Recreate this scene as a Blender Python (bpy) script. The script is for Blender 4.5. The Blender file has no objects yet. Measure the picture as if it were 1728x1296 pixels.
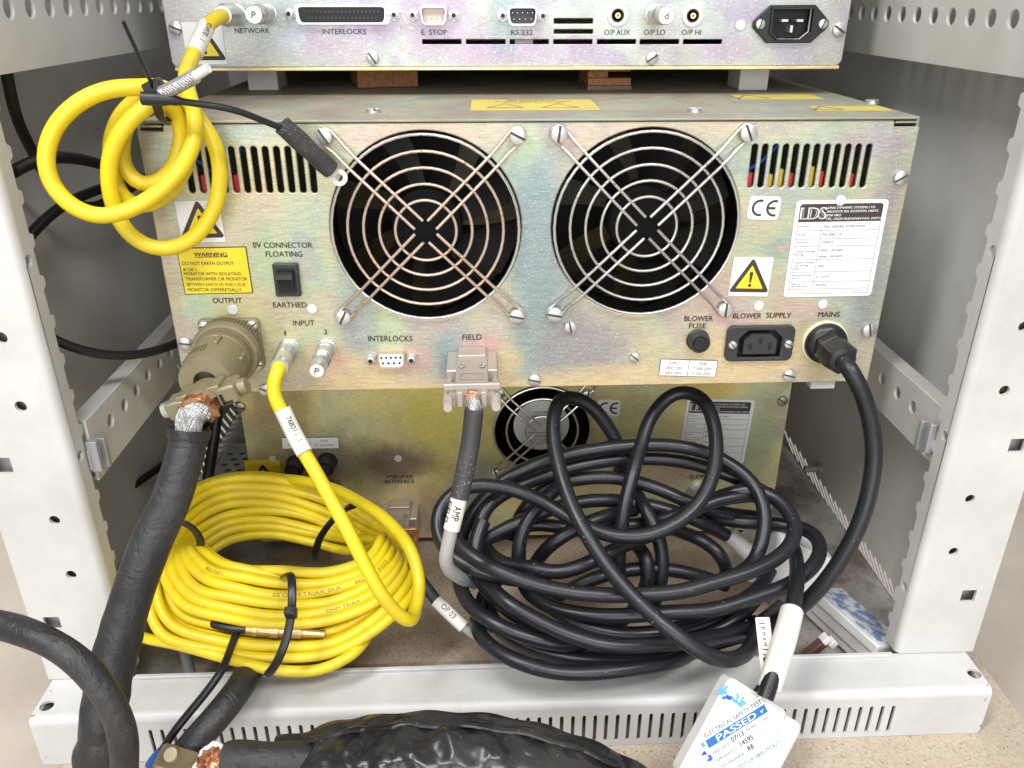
import bpy, math, random
import numpy as np
from mathutils import Vector, Matrix
random.seed(7)
S = bpy.context.scene
COL = S.collection

# ------------------------------------------------------------------ camera
CAM = np.array([-0.0318, -0.4671, 0.2249]); PITCH, YAW, FOC = 0.444, -0.0407, 1379.4
cp, sp, cy, sy = math.cos(PITCH), math.sin(PITCH), math.cos(YAW), math.sin(YAW)
RZ = np.array([[cy, -sy, 0], [sy, cy, 0], [0, 0, 1]])
FW, UP, RT = RZ @ np.array([0, cp, -sp]), RZ @ np.array([0, sp, cp]), RZ @ np.array([1., 0, 0])
cd = bpy.data.cameras.new('camera'); cam = bpy.data.objects.new('camera', cd); COL.objects.link(cam)
cd.sensor_fit = 'HORIZONTAL'; cd.sensor_width = 36; cd.lens = 36 * FOC / 1728
cd.clip_start = 0.01; cd.clip_end = 100
M4 = Matrix.Identity(4)
for r in range(3):
    M4[r][0], M4[r][1], M4[r][2], M4[r][3] = RT[r], UP[r], -FW[r], CAM[r]
cam.matrix_world = M4
S.camera = cam

# ------------------------------------------------------------------ world, lamps, exposure
w = bpy.data.worlds.new('World'); S.world = w; w.use_nodes = True
w.node_tree.nodes['Background'].inputs[0].default_value = (0.985, 0.99, 1.0, 1)
w.node_tree.nodes['Background'].inputs[1].default_value = 0.36
def lamp(name, loc, target, sx, sy_, power, colr):
    l = bpy.data.lights.new(name, 'AREA'); l.shape = 'RECTANGLE'; l.size = sx; l.size_y = sy_
    l.energy = power; l.color = colr
    o = bpy.data.objects.new(name, l); COL.objects.link(o); o.location = loc
    o.rotation_euler = (Vector(target) - Vector(loc)).to_track_quat('-Z', 'Y').to_euler()
lamp('ceiling_light', (0.55, -1.55, 2.1), (0.0, 0, 0), 1.7, 0.35, 42, (0.99, 0.995, 1.0))
lamp('ceiling_light', (-0.95, -0.95, 1.95), (-0.05, 0, 0), 0.35, 1.5, 37, (1, 0.995, 0.985))
lamp('front_fill_light', (-0.15, -2.4, 0.55), (0, 0, -0.05), 2.4, 1.1, 29, (0.93, 0.965, 1.0))  # unseen fill lamp, added to brighten the lower interior and cable fronts
S.view_settings.view_transform = 'Standard'; S.view_settings.look = 'None'
S.view_settings.exposure = 0.22; S.view_settings.gamma = 1.0
S.render.film_transparent = False
S.cycles.max_bounces = 8

# ------------------------------------------------------------------ helpers
def at(px, py, axis, val):
    """point of the plane axis=val seen at photograph coordinates px, py"""
    r = FW + RT * (px - 864) / FOC - UP * (py - 648) / FOC
    t = (val - CAM[axis]) / r[axis]
    return CAM + r * t
def aty(px, py, Y): return at(px, py, 1, Y)
WL = {}
def link(o, parent, wl):
    COL.objects.link(o)
    WL[o.name] = np.array(wl, float)
    if parent is not None:
        o.parent = parent; o.location = WL[o.name] - WL[parent.name]
    else:
        o.location = wl
    return o
def thing(name, label, cat, loc, group=None):
    o = bpy.data.objects.new(name, None); o.empty_display_size = 0.02
    o['label'] = label; o['category'] = cat
    if group: o['group'] = group
    return link(o, None, loc)
def tag(o, label, cat, group=None):
    o['label'] = label; o['category'] = cat
    if group: o['group'] = group
    return o
def inst(name, mesh, parent, loc, rot=None, scale=None):
    o = bpy.data.objects.new(name, mesh); link(o, parent, loc)
    if rot: o.rotation_euler = rot
    if scale: o.scale = (scale,) * 3
    return o

class MB:
    def __init__(s): s.v = []; s.f = []; s.sm = []
    def add(s, vs, fs, smooth=True):
        b = len(s.v); s.v += [tuple(map(float, p)) for p in vs]
        for f in fs: s.f.append(tuple(i + b for i in f)); s.sm.append(smooth)
    def box(s, c, size, ax=None, bev=0.0):
        ax = np.eye(3) if ax is None else np.array(ax, float)
        hx, hy, hz = [q / 2 for q in size]; c = np.array(c, float)
        if bev <= 0:
            vs = [c + ax[0] * a * hx + ax[1] * b * hy + ax[2] * d * hz for a in (-1, 1) for b in (-1, 1) for d in (-1, 1)]
            s.add(vs, [(0, 1, 3, 2), (4, 6, 7, 5), (0, 4, 5, 1), (2, 3, 7, 6), (0, 2, 6, 4), (1, 5, 7, 3)], False)
        else:
            lp = rr(-hx, -hz, hx, hz, bev, 3)
            lo = rr(-hx + bev * .6, -hz + bev * .6, hx - bev * .6, hz - bev * .6, bev * .5, 3)
            rings = [(lo, -hy), (lp, -hy + bev * .6), (lp, hy - bev * .6), (lo, hy)]
            vs = [c + ax[0] * p[0] + ax[2] * p[1] + ax[1] * y for l, y in rings for p in l]
            n = len(lp); fs = []
            for k in range(3):
                for i in range(n):
                    j = (i + 1) % n; fs.append((k * n + i, k * n + j, (k + 1) * n + j, (k + 1) * n + i))
            fs.append(tuple(range(n))[::-1]); fs.append(tuple(range(3 * n, 4 * n)))
            s.add(vs, fs)
        return s
    def lathe(s, prof, o, axis, n=32, mod=None, cap=True):
        o = np.array(o, float); a = np.array(axis, float); a /= np.linalg.norm(a)
        t = np.array([1., 0, 0]) if abs(a[0]) < .8 else np.array([0, 0, 1.])
        u = np.cross(a, t); u /= np.linalg.norm(u); v = np.cross(a, u)
        vs = []
        for k, (h, r) in enumerate(prof):
            for i in range(n):
                q = 2 * math.pi * i / n; rr_ = r if mod is None else r * mod(k, i)
                vs.append(o + a * h + (u * math.cos(q) + v * math.sin(q)) * rr_)
        fs = []
        for k in range(len(prof) - 1):
            for i in range(n):
                j = (i + 1) % n; fs.append((k * n + i, k * n + j, (k + 1) * n + j, (k + 1) * n + i))
        if cap:
            if prof[0][1] > 1e-6: fs.append(tuple(range(n))[::-1])
            m = len(prof) - 1
            if prof[-1][1] > 1e-6: fs.append(tuple(range(m * n, m * n + n)))
        s.add(vs, fs); return s
    def cyl(s, p0, p1, r0, r1=None, n=20):
        p0 = np.array(p0, float); p1 = np.array(p1, float); d = p1 - p0
        return s.lathe([(0, r0), (np.linalg.norm(d), r0 if r1 is None else r1)], p0, d, n)
    def tube(s, pts, r, n=10, closed=False, flat=None, wob=None):
        P = np.array(pts, float); m = len(P)
        if closed: T = np.roll(P, -1, 0) - np.roll(P, 1, 0)
        else:
            T = np.gradient(P, axis=0)
        T /= np.linalg.norm(T, axis=1)[:, None] + 1e-12
        t0 = np.array([0, 0, 1.]) if abs(T[0][2]) < .9 else np.array([1., 0, 0])
        U = np.cross(T[0], t0); U /= np.linalg.norm(U)
        vs = []; R = r if hasattr(r, '__len__') else [r] * m
        for k in range(m):
            U = U - T[k] * (U @ T[k]); U /= np.linalg.norm(U) + 1e-12
            V = np.cross(T[k], U)
            for i in range(n):
                q = 2 * math.pi * i / n; a = R[k]
                if wob is not None: a = a * wob(k / m, q)
                fu = 1 if flat is None else flat
                vs.append(P[k] + U * math.cos(q) * a * fu + V * math.sin(q) * a)
        fs = []
        for k in range(m if closed else m - 1):
            k2 = (k + 1) % m
            for i in range(n):
                j = (i + 1) % n; fs.append((k * n + i, k * n + j, k2 * n + j, k2 * n + i))
        if not closed:
            fs.append(tuple(range(n))[::-1]); fs.append(tuple(range((m - 1) * n, m * n)))
        s.add(vs, fs); return s
    def prism(s, loop, o, ux, uz, n_, h, smooth=False):
        o = np.array(o, float); ux = np.array(ux, float); uz = np.array(uz, float); n_ = np.array(n_, float)
        k = len(loop)
        vs = [o + ux * p[0] + uz * p[1] for p in loop] + [o + ux * p[0] + uz * p[1] + n_ * h for p in loop]
        fs = [(i, (i + 1) % k, k + (i + 1) % k, k + i) for i in range(k)]
        fs += [tuple(range(k))[::-1], tuple(range(k, 2 * k))]
        s.add(vs, fs, smooth); return s
    def ringprism(s, l0, l1, o, ux, uz, n_, h):
        """wall between two loops of equal length, extruded"""
        o = np.array(o, float); ux = np.array(ux, float); uz = np.array(uz, float); n_ = np.array(n_, float)
        k = len(l0); Q = lambda p, d: o + ux * p[0] + uz * p[1] + n_ * d
        vs = [Q(p, 0) for p in l0] + [Q(p, h) for p in l0] + [Q(p, h) for p in l1] + [Q(p, 0) for p in l1]
        fs = []
        for i in range(k):
            j = (i + 1) % k
            for a in range(4):
                b = (a + 1) % 4; fs.append((a * k + i, a * k + j, b * k + j, b * k + i))
        s.add(vs, fs, False); return s
    def mesh(s, name, mat, off=(0, 0, 0), sharp=35):
        me = bpy.data.meshes.new(name)
        o = np.array(off, float)
        v = np.array(s.v) - o
        me.from_pydata(v.tolist(), [], s.f)
        me.polygons.foreach_set('use_smooth', s.sm)
        import bmesh
        bm = bmesh.new(); bm.from_mesh(me); bmesh.ops.recalc_face_normals(bm, faces=bm.faces); bm.to_mesh(me); bm.free()
        me.set_sharp_from_angle(angle=math.radians(sharp))
        if mat: me.materials.append(mat)
        return me
    def obj(s, name, mat, parent=None, loc=None, sharp=35):
        if loc is None:
            loc = np.mean(np.array(s.v), 0) if parent is None else WL[parent.name]
        return link(bpy.data.objects.new(name, s.mesh(name, mat, loc, sharp)), parent, loc)

def rr(x0, z0, x1, z1, r, n=4):
    out = []
    for cx, cz, a0 in ((x1 - r, z1 - r, 0), (x0 + r, z1 - r, 90), (x0 + r, z0 + r, 180), (x1 - r, z0 + r, 270)):
        for i in range(n + 1):
            a = math.radians(a0 + 90 * i / n); out.append((cx + r * math.cos(a), cz + r * math.sin(a)))
    return out
def circ(cx, cz, r, n=28): return [(cx + r * math.cos(2 * math.pi * i / n), cz + r * math.sin(2 * math.pi * i / n)) for i in range(n)]
def plate(name, outer, holes, plane, pos, thick, mat, parent=None, bevel=0.0, loc=None):
    """flat plate with holes; plane 'xz' (front at Y=pos), 'yz' (at X=pos), 'xy' (top at Z=pos)"""
    cu = bpy.data.curves.new(name, 'CURVE'); cu.dimensions = '2D'; cu.fill_mode = 'BOTH'
    cu.extrude = max(thick / 2 - bevel, 0.00005); cu.bevel_depth = bevel; cu.bevel_resolution = 2
    if bevel: cu.offset = -bevel
    for lp in [outer] + holes:
        sp_ = cu.splines.new('POLY'); sp_.points.add(len(lp) - 1)
        for p, q in zip(sp_.points, lp): p.co = (q[0], q[1], 0, 1)
        sp_.use_cyclic_u = True
    tmp = bpy.data.objects.new('tmp', cu); me = bpy.data.meshes.new_from_object(tmp)
    bpy.data.objects.remove(tmp); me.name = name
    n = len(me.vertices); a = np.empty(n * 3); me.vertices.foreach_get('co', a); a = a.reshape(-1, 3)
    if plane == 'xz': b = np.c_[a[:, 0], pos + thick / 2 - a[:, 2], a[:, 1]]
    elif plane == 'yz': b = np.c_[pos + a[:, 2], a[:, 0], a[:, 1]]
    else: b = np.c_[a[:, 0], a[:, 1], pos - thick / 2 + a[:, 2]]
    if loc is None: loc = b.mean(0) if parent is None else WL[parent.name]
    me.vertices.foreach_set('co', (b - np.array(loc)).ravel()); me.update()
    me.materials.clear(); me.materials.append(mat)
    me.polygons.foreach_set('use_smooth', [True] * len(me.polygons)); me.set_sharp_from_angle(angle=math.radians(35))
    return link(bpy.data.objects.new(name, me), parent, loc)

class Frame:
    """local millimetre-free frame on a surface: u right, v up, both 0..1 over w x h"""
    def __init__(s, o, ux, uz, n, wd, h): s.o, s.ux, s.uz, s.n, s.w, s.h = map(np.array, (o, ux, uz, n, wd, h))
    def P(s, u, v, d=0): return s.o + s.ux * u * s.w + s.uz * v * s.h + s.n * d
def frame_from(c4, n):
    TL, TR, BR, BL = [np.array(p) for p in c4]; n = np.array(n, float)
    ux = (TR - TL + BR - BL); wd = np.linalg.norm(ux) / 2; ux = ux / np.linalg.norm(ux)
    uz = np.cross(n, ux); uz = uz / np.linalg.norm(uz)
    h = abs(((TL - BL + TR - BR) / 2) @ uz); c = (TL + TR + BR + BL) / 4
    return Frame(c - ux * wd / 2 - uz * h / 2, ux, uz, n, wd, h)
TEXTC = {}
def text_mesh(t, bold=0.0, shear=0.0):
    k = (t, bold, shear)
    if k not in TEXTC:
        cu = bpy.data.curves.new('t', 'FONT'); cu.body = t; cu.size = 1; cu.offset = bold; cu.shear = shear
        cu.resolution_u = 3; cu.fill_mode = 'FRONT'
        tmp = bpy.data.objects.new('tmp', cu); me = bpy.data.meshes.new_from_object(tmp); bpy.data.objects.remove(tmp)
        a = np.empty(len(me.vertices) * 3); me.vertices.foreach_get('co', a); a = a.reshape(-1, 3)
        TEXTC[k] = (a[:, :2].copy(), [tuple(p.vertices) for p in me.polygons])
        bpy.data.meshes.remove(me)
    return TEXTC[k]
CAPH = None
def caph():
    global CAPH
    if CAPH is None: CAPH = float(text_mesh('H')[0][:, 1].max())
    return CAPH
def text_into(mb, t, o, ux, uz, width, h, bold=0.0, shear=0.0):
    a, f = text_mesh(t, 0.0, shear)
    if not len(a): return
    x0, x1 = a[:, 0].min(), a[:, 0].max(); kx = width / (x1 - x0); kz = h / caph()
    nn_ = np.cross(ux, uz); nn_ = nn_ / np.linalg.norm(nn_)
    if (CAM - np.array(o)) @ nn_ < 0: nn_ = -nn_
    for j, dx in enumerate((0,) if bold <= 0 else (-bold, bold, 0)):   # heavier weights: slightly shifted layers of ink
        mb.add([np.array(o) + ux * ((p[0] - x0) * kx + dx * 1.4 * h) + uz * p[1] * kz + nn_ * .00002 * j for p in a], f, False)
UX, UY, UZ = np.eye(3)
def ptext(t, x0, x1, yt, yb, Y, parent, mat, bold=0.008, lift=0.0004):
    A = aty(x0, yb, Y); B = aty(x1, yb, Y); h = aty((x0 + x1) / 2, yt, Y)[2] - aty((x0 + x1) / 2, yb, Y)[2]
    d = B - A; wd = np.linalg.norm(d); mb = MB()
    text_into(mb, t, A - UY * lift, d / wd, UZ, wd, h, bold)
    return mb.obj('lettering', mat, parent)
def ftext(mb, fr, t, u0, v0, wfrac, hfrac, bold=0.0, shear=0.0, lift=0.0003):
    """text with baseline-left at u0,v0, width wfrac of frame, cap height hfrac of frame"""
    text_into(mb, t, fr.P(u0, v0, lift), fr.ux, fr.uz, wfrac * fr.w, hfrac * fr.h, bold, shear)
def fline(mb, fr, u0, v0, u1, v1, th=0.0002, lift=0.0003):
    A = fr.P(u0, v0, lift); B = fr.P(u1, v1, lift); d = (B - A) / np.linalg.norm(B - A); q = np.cross(fr.n, d) * th / 2
    mb.add([A - q, B - q, B + q, A + q], [(0, 1, 2, 3)], False)
def fpoly(mb, fr, pts, lift): mb.add([fr.P(u, v, lift) for u, v in pts], [tuple(range(len(pts)))], False)
def sticker(name, parent, fr, mat, rad=0.0006, thick=0.0002):
    mb = MB(); mb.prism(rr(0, 0, float(fr.w), float(fr.h), rad, 4), fr.o, fr.ux, fr.uz, fr.n, thick)
    return mb.obj(name, mat, parent)
def tri_round(cx, cz, s_, r, n=4):
    out = []
    for a0 in (90, 210, 330):
        a = math.radians(a0); px, pz = cx + s_ * math.cos(a), cz + s_ * math.sin(a)
        for i in range(n + 1):
            b = math.radians(a0 - 60 + 120 * i / n); out.append((px + r * math.cos(b), pz + r * math.sin(b)))
    return out
def spline(ctrl, step=0.004, closed=False):
    P = np.array(ctrl, float); n = len(P); out = []
    for i in range(n if closed else n - 1):
        g = (lambda k: P[k % n]) if closed else (lambda k: P[min(max(k, 0), n - 1)])
        p0, p1, p2, p3 = g(i - 1), g(i), g(i + 1), g(i + 2)
        # centripetal Catmull-Rom
        t0 = 0; t1 = max(np.linalg.norm(p1 - p0), 1e-5) ** .5; t2 = t1 + max(np.linalg.norm(p2 - p1), 1e-5) ** .5
        t3 = t2 + max(np.linalg.norm(p3 - p2), 1e-5) ** .5
        m = max(2, int(np.linalg.norm(p2 - p1) / step))
        for k in range(m):
            t = t1 + (t2 - t1) * k / m
            A1 = p0 + (p1 - p0) * (t - t0) / (t1 - t0) if t1 > t0 else p1
            A2 = p1 + (p2 - p1) * (t - t1) / (t2 - t1); A3 = p2 + (p3 - p2) * (t - t2) / (t3 - t2)
            B1 = A1 + (A2 - A1) * (t - t0) / (t2 - t0); B2 = A2 + (A3 - A2) * (t - t1) / (t3 - t1)
            out.append(B1 + (B2 - B1) * (t - t1) / (t2 - t1))
    if not closed: out.append(P[-1])
    out = np.array(out)
    for _ in range(3):
        sm = out.copy()
        if closed: sm = (np.roll(out, 1, 0) + 2 * out + np.roll(out, -1, 0)) / 4
        else: sm[1:-1] = (out[:-2] + 2 * out[1:-1] + out[2:]) / 4
        out = sm
    return out
def trace(pts, k=1, ox=0, oy=0, Y=None):
    """control points (x, y[, depth]) read off a k-times enlarged crop at ox, oy"""
    out = []
    for p in pts:
        d = p[2] if len(p) > 2 else Y(p[1] / k + oy) if callable(Y) else Y
        out.append(aty(p[0] / k + ox, p[1] / k + oy, d))
    return out
def text_on_path(mb, t, path, r, s0, width, h, bold=0.0, side=0.0, flip=False):
    """wrap text round a tube along its path, facing the open side of the cabinet"""
    a, f = text_mesh(t, 0.0); P = np.array(path)
    if flip: P = P[::-1]
    L = np.r_[0, np.cumsum(np.linalg.norm(np.diff(P, axis=0), axis=1))]
    x0, x1 = a[:, 0].min(), a[:, 0].max(); kx = width / (x1 - x0); kz = h / caph(); out = []
    for p in a:
        s_ = s0 + (p[0] - x0) * kx; i = min(max(np.searchsorted(L, s_) - 1, 0), len(P) - 2)
        q = (s_ - L[i]) / max(L[i + 1] - L[i], 1e-9); c = P[i] + (P[i + 1] - P[i]) * q
        tg = P[min(i + 2, len(P) - 1)] - P[max(i - 1, 0)]; tg /= np.linalg.norm(tg)
        nn = CAM - c; nn -= tg * (nn @ tg); nn /= np.linalg.norm(nn); bb = np.cross(nn, tg)
        an = ((p[1] * kz) - h / 2) / r + side
        out.append(c + (nn * math.cos(an) + bb * math.sin(an)) * (r + 0.00012 + r * (1 - math.cos(min(1.2, h / 2 / r)))))
    mb.add(out, f, False)

# ------------------------------------------------------------------ materials
def mat(name, col, rough=0.5, metal=0.0, coat=0.0, spec=0.5):
    m = bpy.data.materials.new(name); m.use_nodes = True
    b = m.node_tree.nodes['Principled BSDF']
    b.inputs['Base Color'].default_value = (*col, 1); b.inputs['Roughness'].default_value = rough
    b.inputs['Metallic'].default_value = metal; b.inputs['Coat Weight'].default_value = coat
    b.inputs['Specular IOR Level'].default_value = spec
    return m
def N(m, t, **kw):
    n = m.node_tree.nodes.new(t)
    for k, v in kw.items():
        if k in n.inputs.keys(): n.inputs[k].default_value = v
        else: setattr(n, k, v)
    return n
def L(m, a, b): m.node_tree.links.new(a, b)
def coords(m, scale=(1, 1, 1)):
    tc = N(m, 'ShaderNodeTexCoord'); mp = N(m, 'ShaderNodeMapping'); mp.inputs['Scale'].default_value = scale
    L(m, tc.outputs['Object'], mp.inputs['Vector']); return mp.outputs['Vector']
def noise(m, vec, scale, detail=4, rough=0.55, dist=0.0):
    n = N(m, 'ShaderNodeTexNoise'); n.inputs['Scale'].default_value = scale; n.inputs['Detail'].default_value = detail
    n.inputs['Roughness'].default_value = rough; n.inputs['Distortion'].default_value = dist
    L(m, vec, n.inputs['Vector']); return n.outputs['Fac']
def ramp(m, fac, stops, interp='LINEAR'):
    r = N(m, 'ShaderNodeValToRGB'); e = r.color_ramp.elements; r.color_ramp.interpolation = interp
    while len(e) < len(stops): e.new(0.5)
    for k, (p, c) in enumerate(stops):
        e[k].position = p; e[k].color = (*c, 1) if hasattr(c, '__len__') else (c, c, c, 1)
    L(m, fac, r.inputs['Fac']); return r.outputs['Color']
def mix(m, fac, a, b, mode='MIX'):
    n = N(m, 'ShaderNodeMix', data_type='RGBA', blend_type=mode)
    for s_, v in ((n.inputs['Factor'], fac), (n.inputs['A'], a), (n.inputs['B'], b)):
        pass
    fa = [i for i in n.inputs if i.name == 'Factor' and i.type == 'VALUE'][0]
    A_ = [i for i in n.inputs if i.name == 'A' and i.type == 'RGBA'][0]; B_ = [i for i in n.inputs if i.name == 'B' and i.type == 'RGBA'][0]
    for s_, v in ((fa, fac), (A_, a), (B_, b)):
        if hasattr(v, 'node'): L(m, v, s_)
        elif hasattr(v, '__len__'): s_.default_value = (*v, 1)
        else: s_.default_value = v
    return [o for o in n.outputs if o.type == 'RGBA'][0]
def bsdf(m): return m.node_tree.nodes['Principled BSDF']
def bump(m, h, strength=0.2, dist=0.001):
    b = N(m, 'ShaderNodeBump'); b.inputs['Strength'].default_value = strength; b.inputs['Distance'].default_value = dist
    L(m, h, b.inputs['Height']); L(m, b.outputs['Normal'], bsdf(m).inputs['Normal'])

def paint_mat(name, col, rough=0.45, rust=False, dirt=0.20):
    m = mat(name, col, rough); v = coords(m)
    d = ramp(m, noise(m, v, 14, 6, .65), [(0.35, 0), (0.75, 1)])
    c = mix(m, d, col, tuple(q * (1 - dirt) * k for q, k in zip(col, (1, .985, .95))))
    sp2 = ramp(m, noise(m, v, 420, 2), [(0.72, 0), (0.76, 1)])
    c = mix(m, sp2, c, tuple(q * .75 for q in col))
    if rust:
        sx = N(m, 'ShaderNodeSeparateXYZ'); L(m, v, sx.inputs[0]); ab = N(m, 'ShaderNodeMath', operation='ABSOLUTE'); L(m, sx.outputs['X'], ab.inputs[0])
        ad = N(m, 'ShaderNodeMath', operation='MULTIPLY_ADD'); L(m, ab.outputs[0], ad.inputs[0]); ad.inputs[1].default_value = 9.0; L(m, noise(m, v, 150, 5, .7), ad.inputs[2])
        ru = ramp(m, ad.outputs[0], [(0.0, 0), (1.0, 1)]); ad2 = N(m, 'ShaderNodeMath', operation='GREATER_THAN'); L(m, ad.outputs[0], ad2.inputs[0]); ad2.inputs[1].default_value = 3.32
        c = mix(m, ad2.outputs[0], c, (0.33, 0.15, 0.06))
        gr = ramp(m, noise(m, v, 30, 6, .7), [(0.60, 0), (0.78, 0.35)]); c = mix(m, gr, c, (0.36, 0.30, 0.24))
    mp_ = N(m, 'ShaderNodeMapping'); mp_.inputs['Scale'].default_value = (1, 1, 5); mp_.inputs['Rotation'].default_value = (0.3, .5, 0); L(m, v, mp_.inputs['Vector'])
    c = mix(m, ramp(m, noise(m, mp_.outputs['Vector'], 34, 5, .75), [(0.68, 0), (0.74, 0.30)]), c, tuple(q * .62 for q in col))
    L(m, c, bsdf(m).inputs['Base Color'])
    bump(m, noise(m, v, 650, 2), 0.10, 0.0006); return m
def tuple_dim(st, k): return [(p, tuple(q * k for q in c)) for p, c in st]
def _fall(m, val, st_):
    r = N(m, 'ShaderNodeMapRange'); r.interpolation_type = 'SMOOTHSTEP'; L(m, val, r.inputs['Value'])
    r.inputs['From Min'].default_value = 1.0; r.inputs['From Max'].default_value = 1.95; r.inputs['To Min'].default_value = st_; r.inputs['To Max'].default_value = 0.0
    return r.outputs['Result']
def zinc_mat(name, patches, metal=0.75, dust=0.0, rough=(0.30, 0.5), seed=0.0, blobs=(), psc=17):
    m = mat(name, (0.6, 0.6, 0.5), 0.4, metal)
    tc = N(m, 'ShaderNodeTexCoord'); mp = N(m, 'ShaderNodeMapping'); L(m, tc.outputs['Object'], mp.inputs['Vector'])
    mp.inputs['Location'].default_value = (seed, seed * .7, seed * 1.3); v = mp.outputs['Vector']
    big = noise(m, v, psc, 3, .5, 0.6)
    c = ramp(m, big, patches)
    big2 = ramp(m, noise(m, v, 23, 4, .6, 1.2), [(0.42, 0), (0.66, 1)])
    c = mix(m, mix(m, 1.0, big2, (0.28, 0.28, 0.28), 'MULTIPLY'), c, (0.50, 0.53, 0.53))
    mp2 = N(m, 'ShaderNodeMapping'); mp2.inputs['Scale'].default_value = (1, 1, 9); L(m, v, mp2.inputs['Vector'])
    br = noise(m, mp2.outputs['Vector'], 170, 4, .6)
    wob_ = noise(m, v, 40, 5, .65)
    for cx, cz, rx, rz, colr, st_ in blobs:                      # discoloured zones of the plating
        mm = N(m, 'ShaderNodeMapping'); mm.inputs['Scale'].default_value = (1 / rx, 0, 1 / rz); mm.inputs['Location'].default_value = (-cx / rx, 0, -cz / rz)
        L(m, tc.outputs['Object'], mm.inputs['Vector']); ln = N(m, 'ShaderNodeVectorMath', operation='LENGTH'); L(m, mm.outputs['Vector'], ln.inputs[0])
        a_ = N(m, 'ShaderNodeMath', operation='MULTIPLY_ADD'); L(m, wob_, a_.inputs[0]); a_.inputs[1].default_value = 1.2; L(m, ln.outputs['Value'], a_.inputs[2])
        c = mix(m, ramp(m, a_.outputs[0], [(0.0, 0), (0.001, 0)]) if False else _fall(m, a_.outputs[0], st_), c, colr)
    c = mix(m, 0.55, c, mix(m, 1.0, c, ramp(m, br, [(0.3, 0.62), (0.7, 1.25)]), 'MULTIPLY'))
    sp2 = ramp(m, noise(m, v, 900, 2, .6), [(0.60, 0), (0.70, 1)])
    c = mix(m, mix(m, 1.0, sp2, (0.55, 0.55, 0.55), 'MULTIPLY'), c, (0.88, 0.88, 0.82))
    c = mix(m, ramp(m, noise(m, v, 520, 3, .6), [(0.62, 0), (0.72, 0.35)]), c, (0.22, 0.22, 0.2))
    mp3 = N(m, 'ShaderNodeMapping'); mp3.inputs['Scale'].default_value = (1, 1, 30); mp3.inputs['Rotation'].default_value = (0, .06, 0); L(m, v, mp3.inputs['Vector'])
    c = mix(m, ramp(m, noise(m, mp3.outputs['Vector'], 70, 3, .7), [(0.66, 0), (0.70, 0.4)]), c, (0.80, 0.80, 0.76))
    r = ramp(m, noise(m, v, 60, 5), [(0.3, rough[0]), (0.7, rough[1])])
    if dust:
        dm = ramp(m, noise(m, v, 16, 6, .65), [(0.3, dust), (0.7, dust * .45)])
        c = mix(m, dm, c, (0.20, 0.165, 0.135))
        inv = N(m, 'ShaderNodeMath', operation='MULTIPLY_ADD'); L(m, dm, inv.inputs[0]); inv.inputs[1].default_value = -metal; inv.inputs[2].default_value = metal
        L(m, inv.outputs[0], bsdf(m).inputs['Metallic'])
    L(m, c, bsdf(m).inputs['Base Color']); L(m, r, bsdf(m).inputs['Roughness'])
    bump(m, br, 0.06, 0.0004); return m
def dusty0(): pass
def dusty(name, col, rough, amount=0.62, speck=(0.45, 0.43, 0.4), scale=700, bumps=0.0, metal=0.0, film=0.0):
    m = mat(name, col, rough, metal); v = coords(m)
    sp_ = ramp(m, noise(m, v, scale, 2, .6), [(amount, 0), (amount + .05, 1)])
    area = ramp(m, noise(m, v, 45, 3), [(0.45, 0), (0.62, 1)])
    f = mix(m, 1.0, sp_, area, 'MULTIPLY')
    c = mix(m, f, col, speck)
    if film:
        fm = ramp(m, noise(m, v, 22, 5, .6), [(0.4, 0), (0.75, film)]); c = mix(m, fm, c, speck)
    L(m, c, bsdf(m).inputs['Base Color'])
    L(m, ramp(m, noise(m, v, 35, 4), [(0.3, rough * .8), (0.7, min(1, rough * 1.25))]), bsdf(m).inputs['Roughness'])
    if bumps: bump(m, noise(m, v, 130, 5, .65), bumps, 0.001)
    return m
ZP = [(0.22, (0.42, 0.40, 0.44)), (0.34, (0.58, 0.50, 0.42)), (0.44, (0.64, 0.59, 0.41)), (0.53, (0.54, 0.60, 0.40)), (0.60, (0.44, 0.54, 0.45)), (0.68, (0.60, 0.46, 0.40)), (0.80, (0.38, 0.45, 0.50))]
ZB = [(0.22, (0.55, 0.50, 0.66)), (0.38, (0.70, 0.66, 0.66)), (0.48, (0.74, 0.74, 0.64)), (0.56, (0.66, 0.72, 0.68)), (0.64, (0.62, 0.52, 0.64)), (0.8, (0.50, 0.56, 0.68))]
ZO = [(0.22, (0.46, 0.32, 0.28)), (0.36, (0.68, 0.54, 0.28)), (0.48, (0.76, 0.68, 0.30)), (0.58, (0.64, 0.68, 0.38)), (0.68, (0.58, 0.44, 0.32)), (0.80, (0.54, 0.60, 0.58))]
GB, GV, TEAL, GOLDN, PNK, GRN, PUR = (0.25, 0.33, 0.35), (0.31, 0.30, 0.32), (0.22, 0.34, 0.37), (0.74, 0.57, 0.31), (0.66, 0.39, 0.36), (0.46, 0.62, 0.34), (0.46, 0.29, 0.48)
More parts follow.
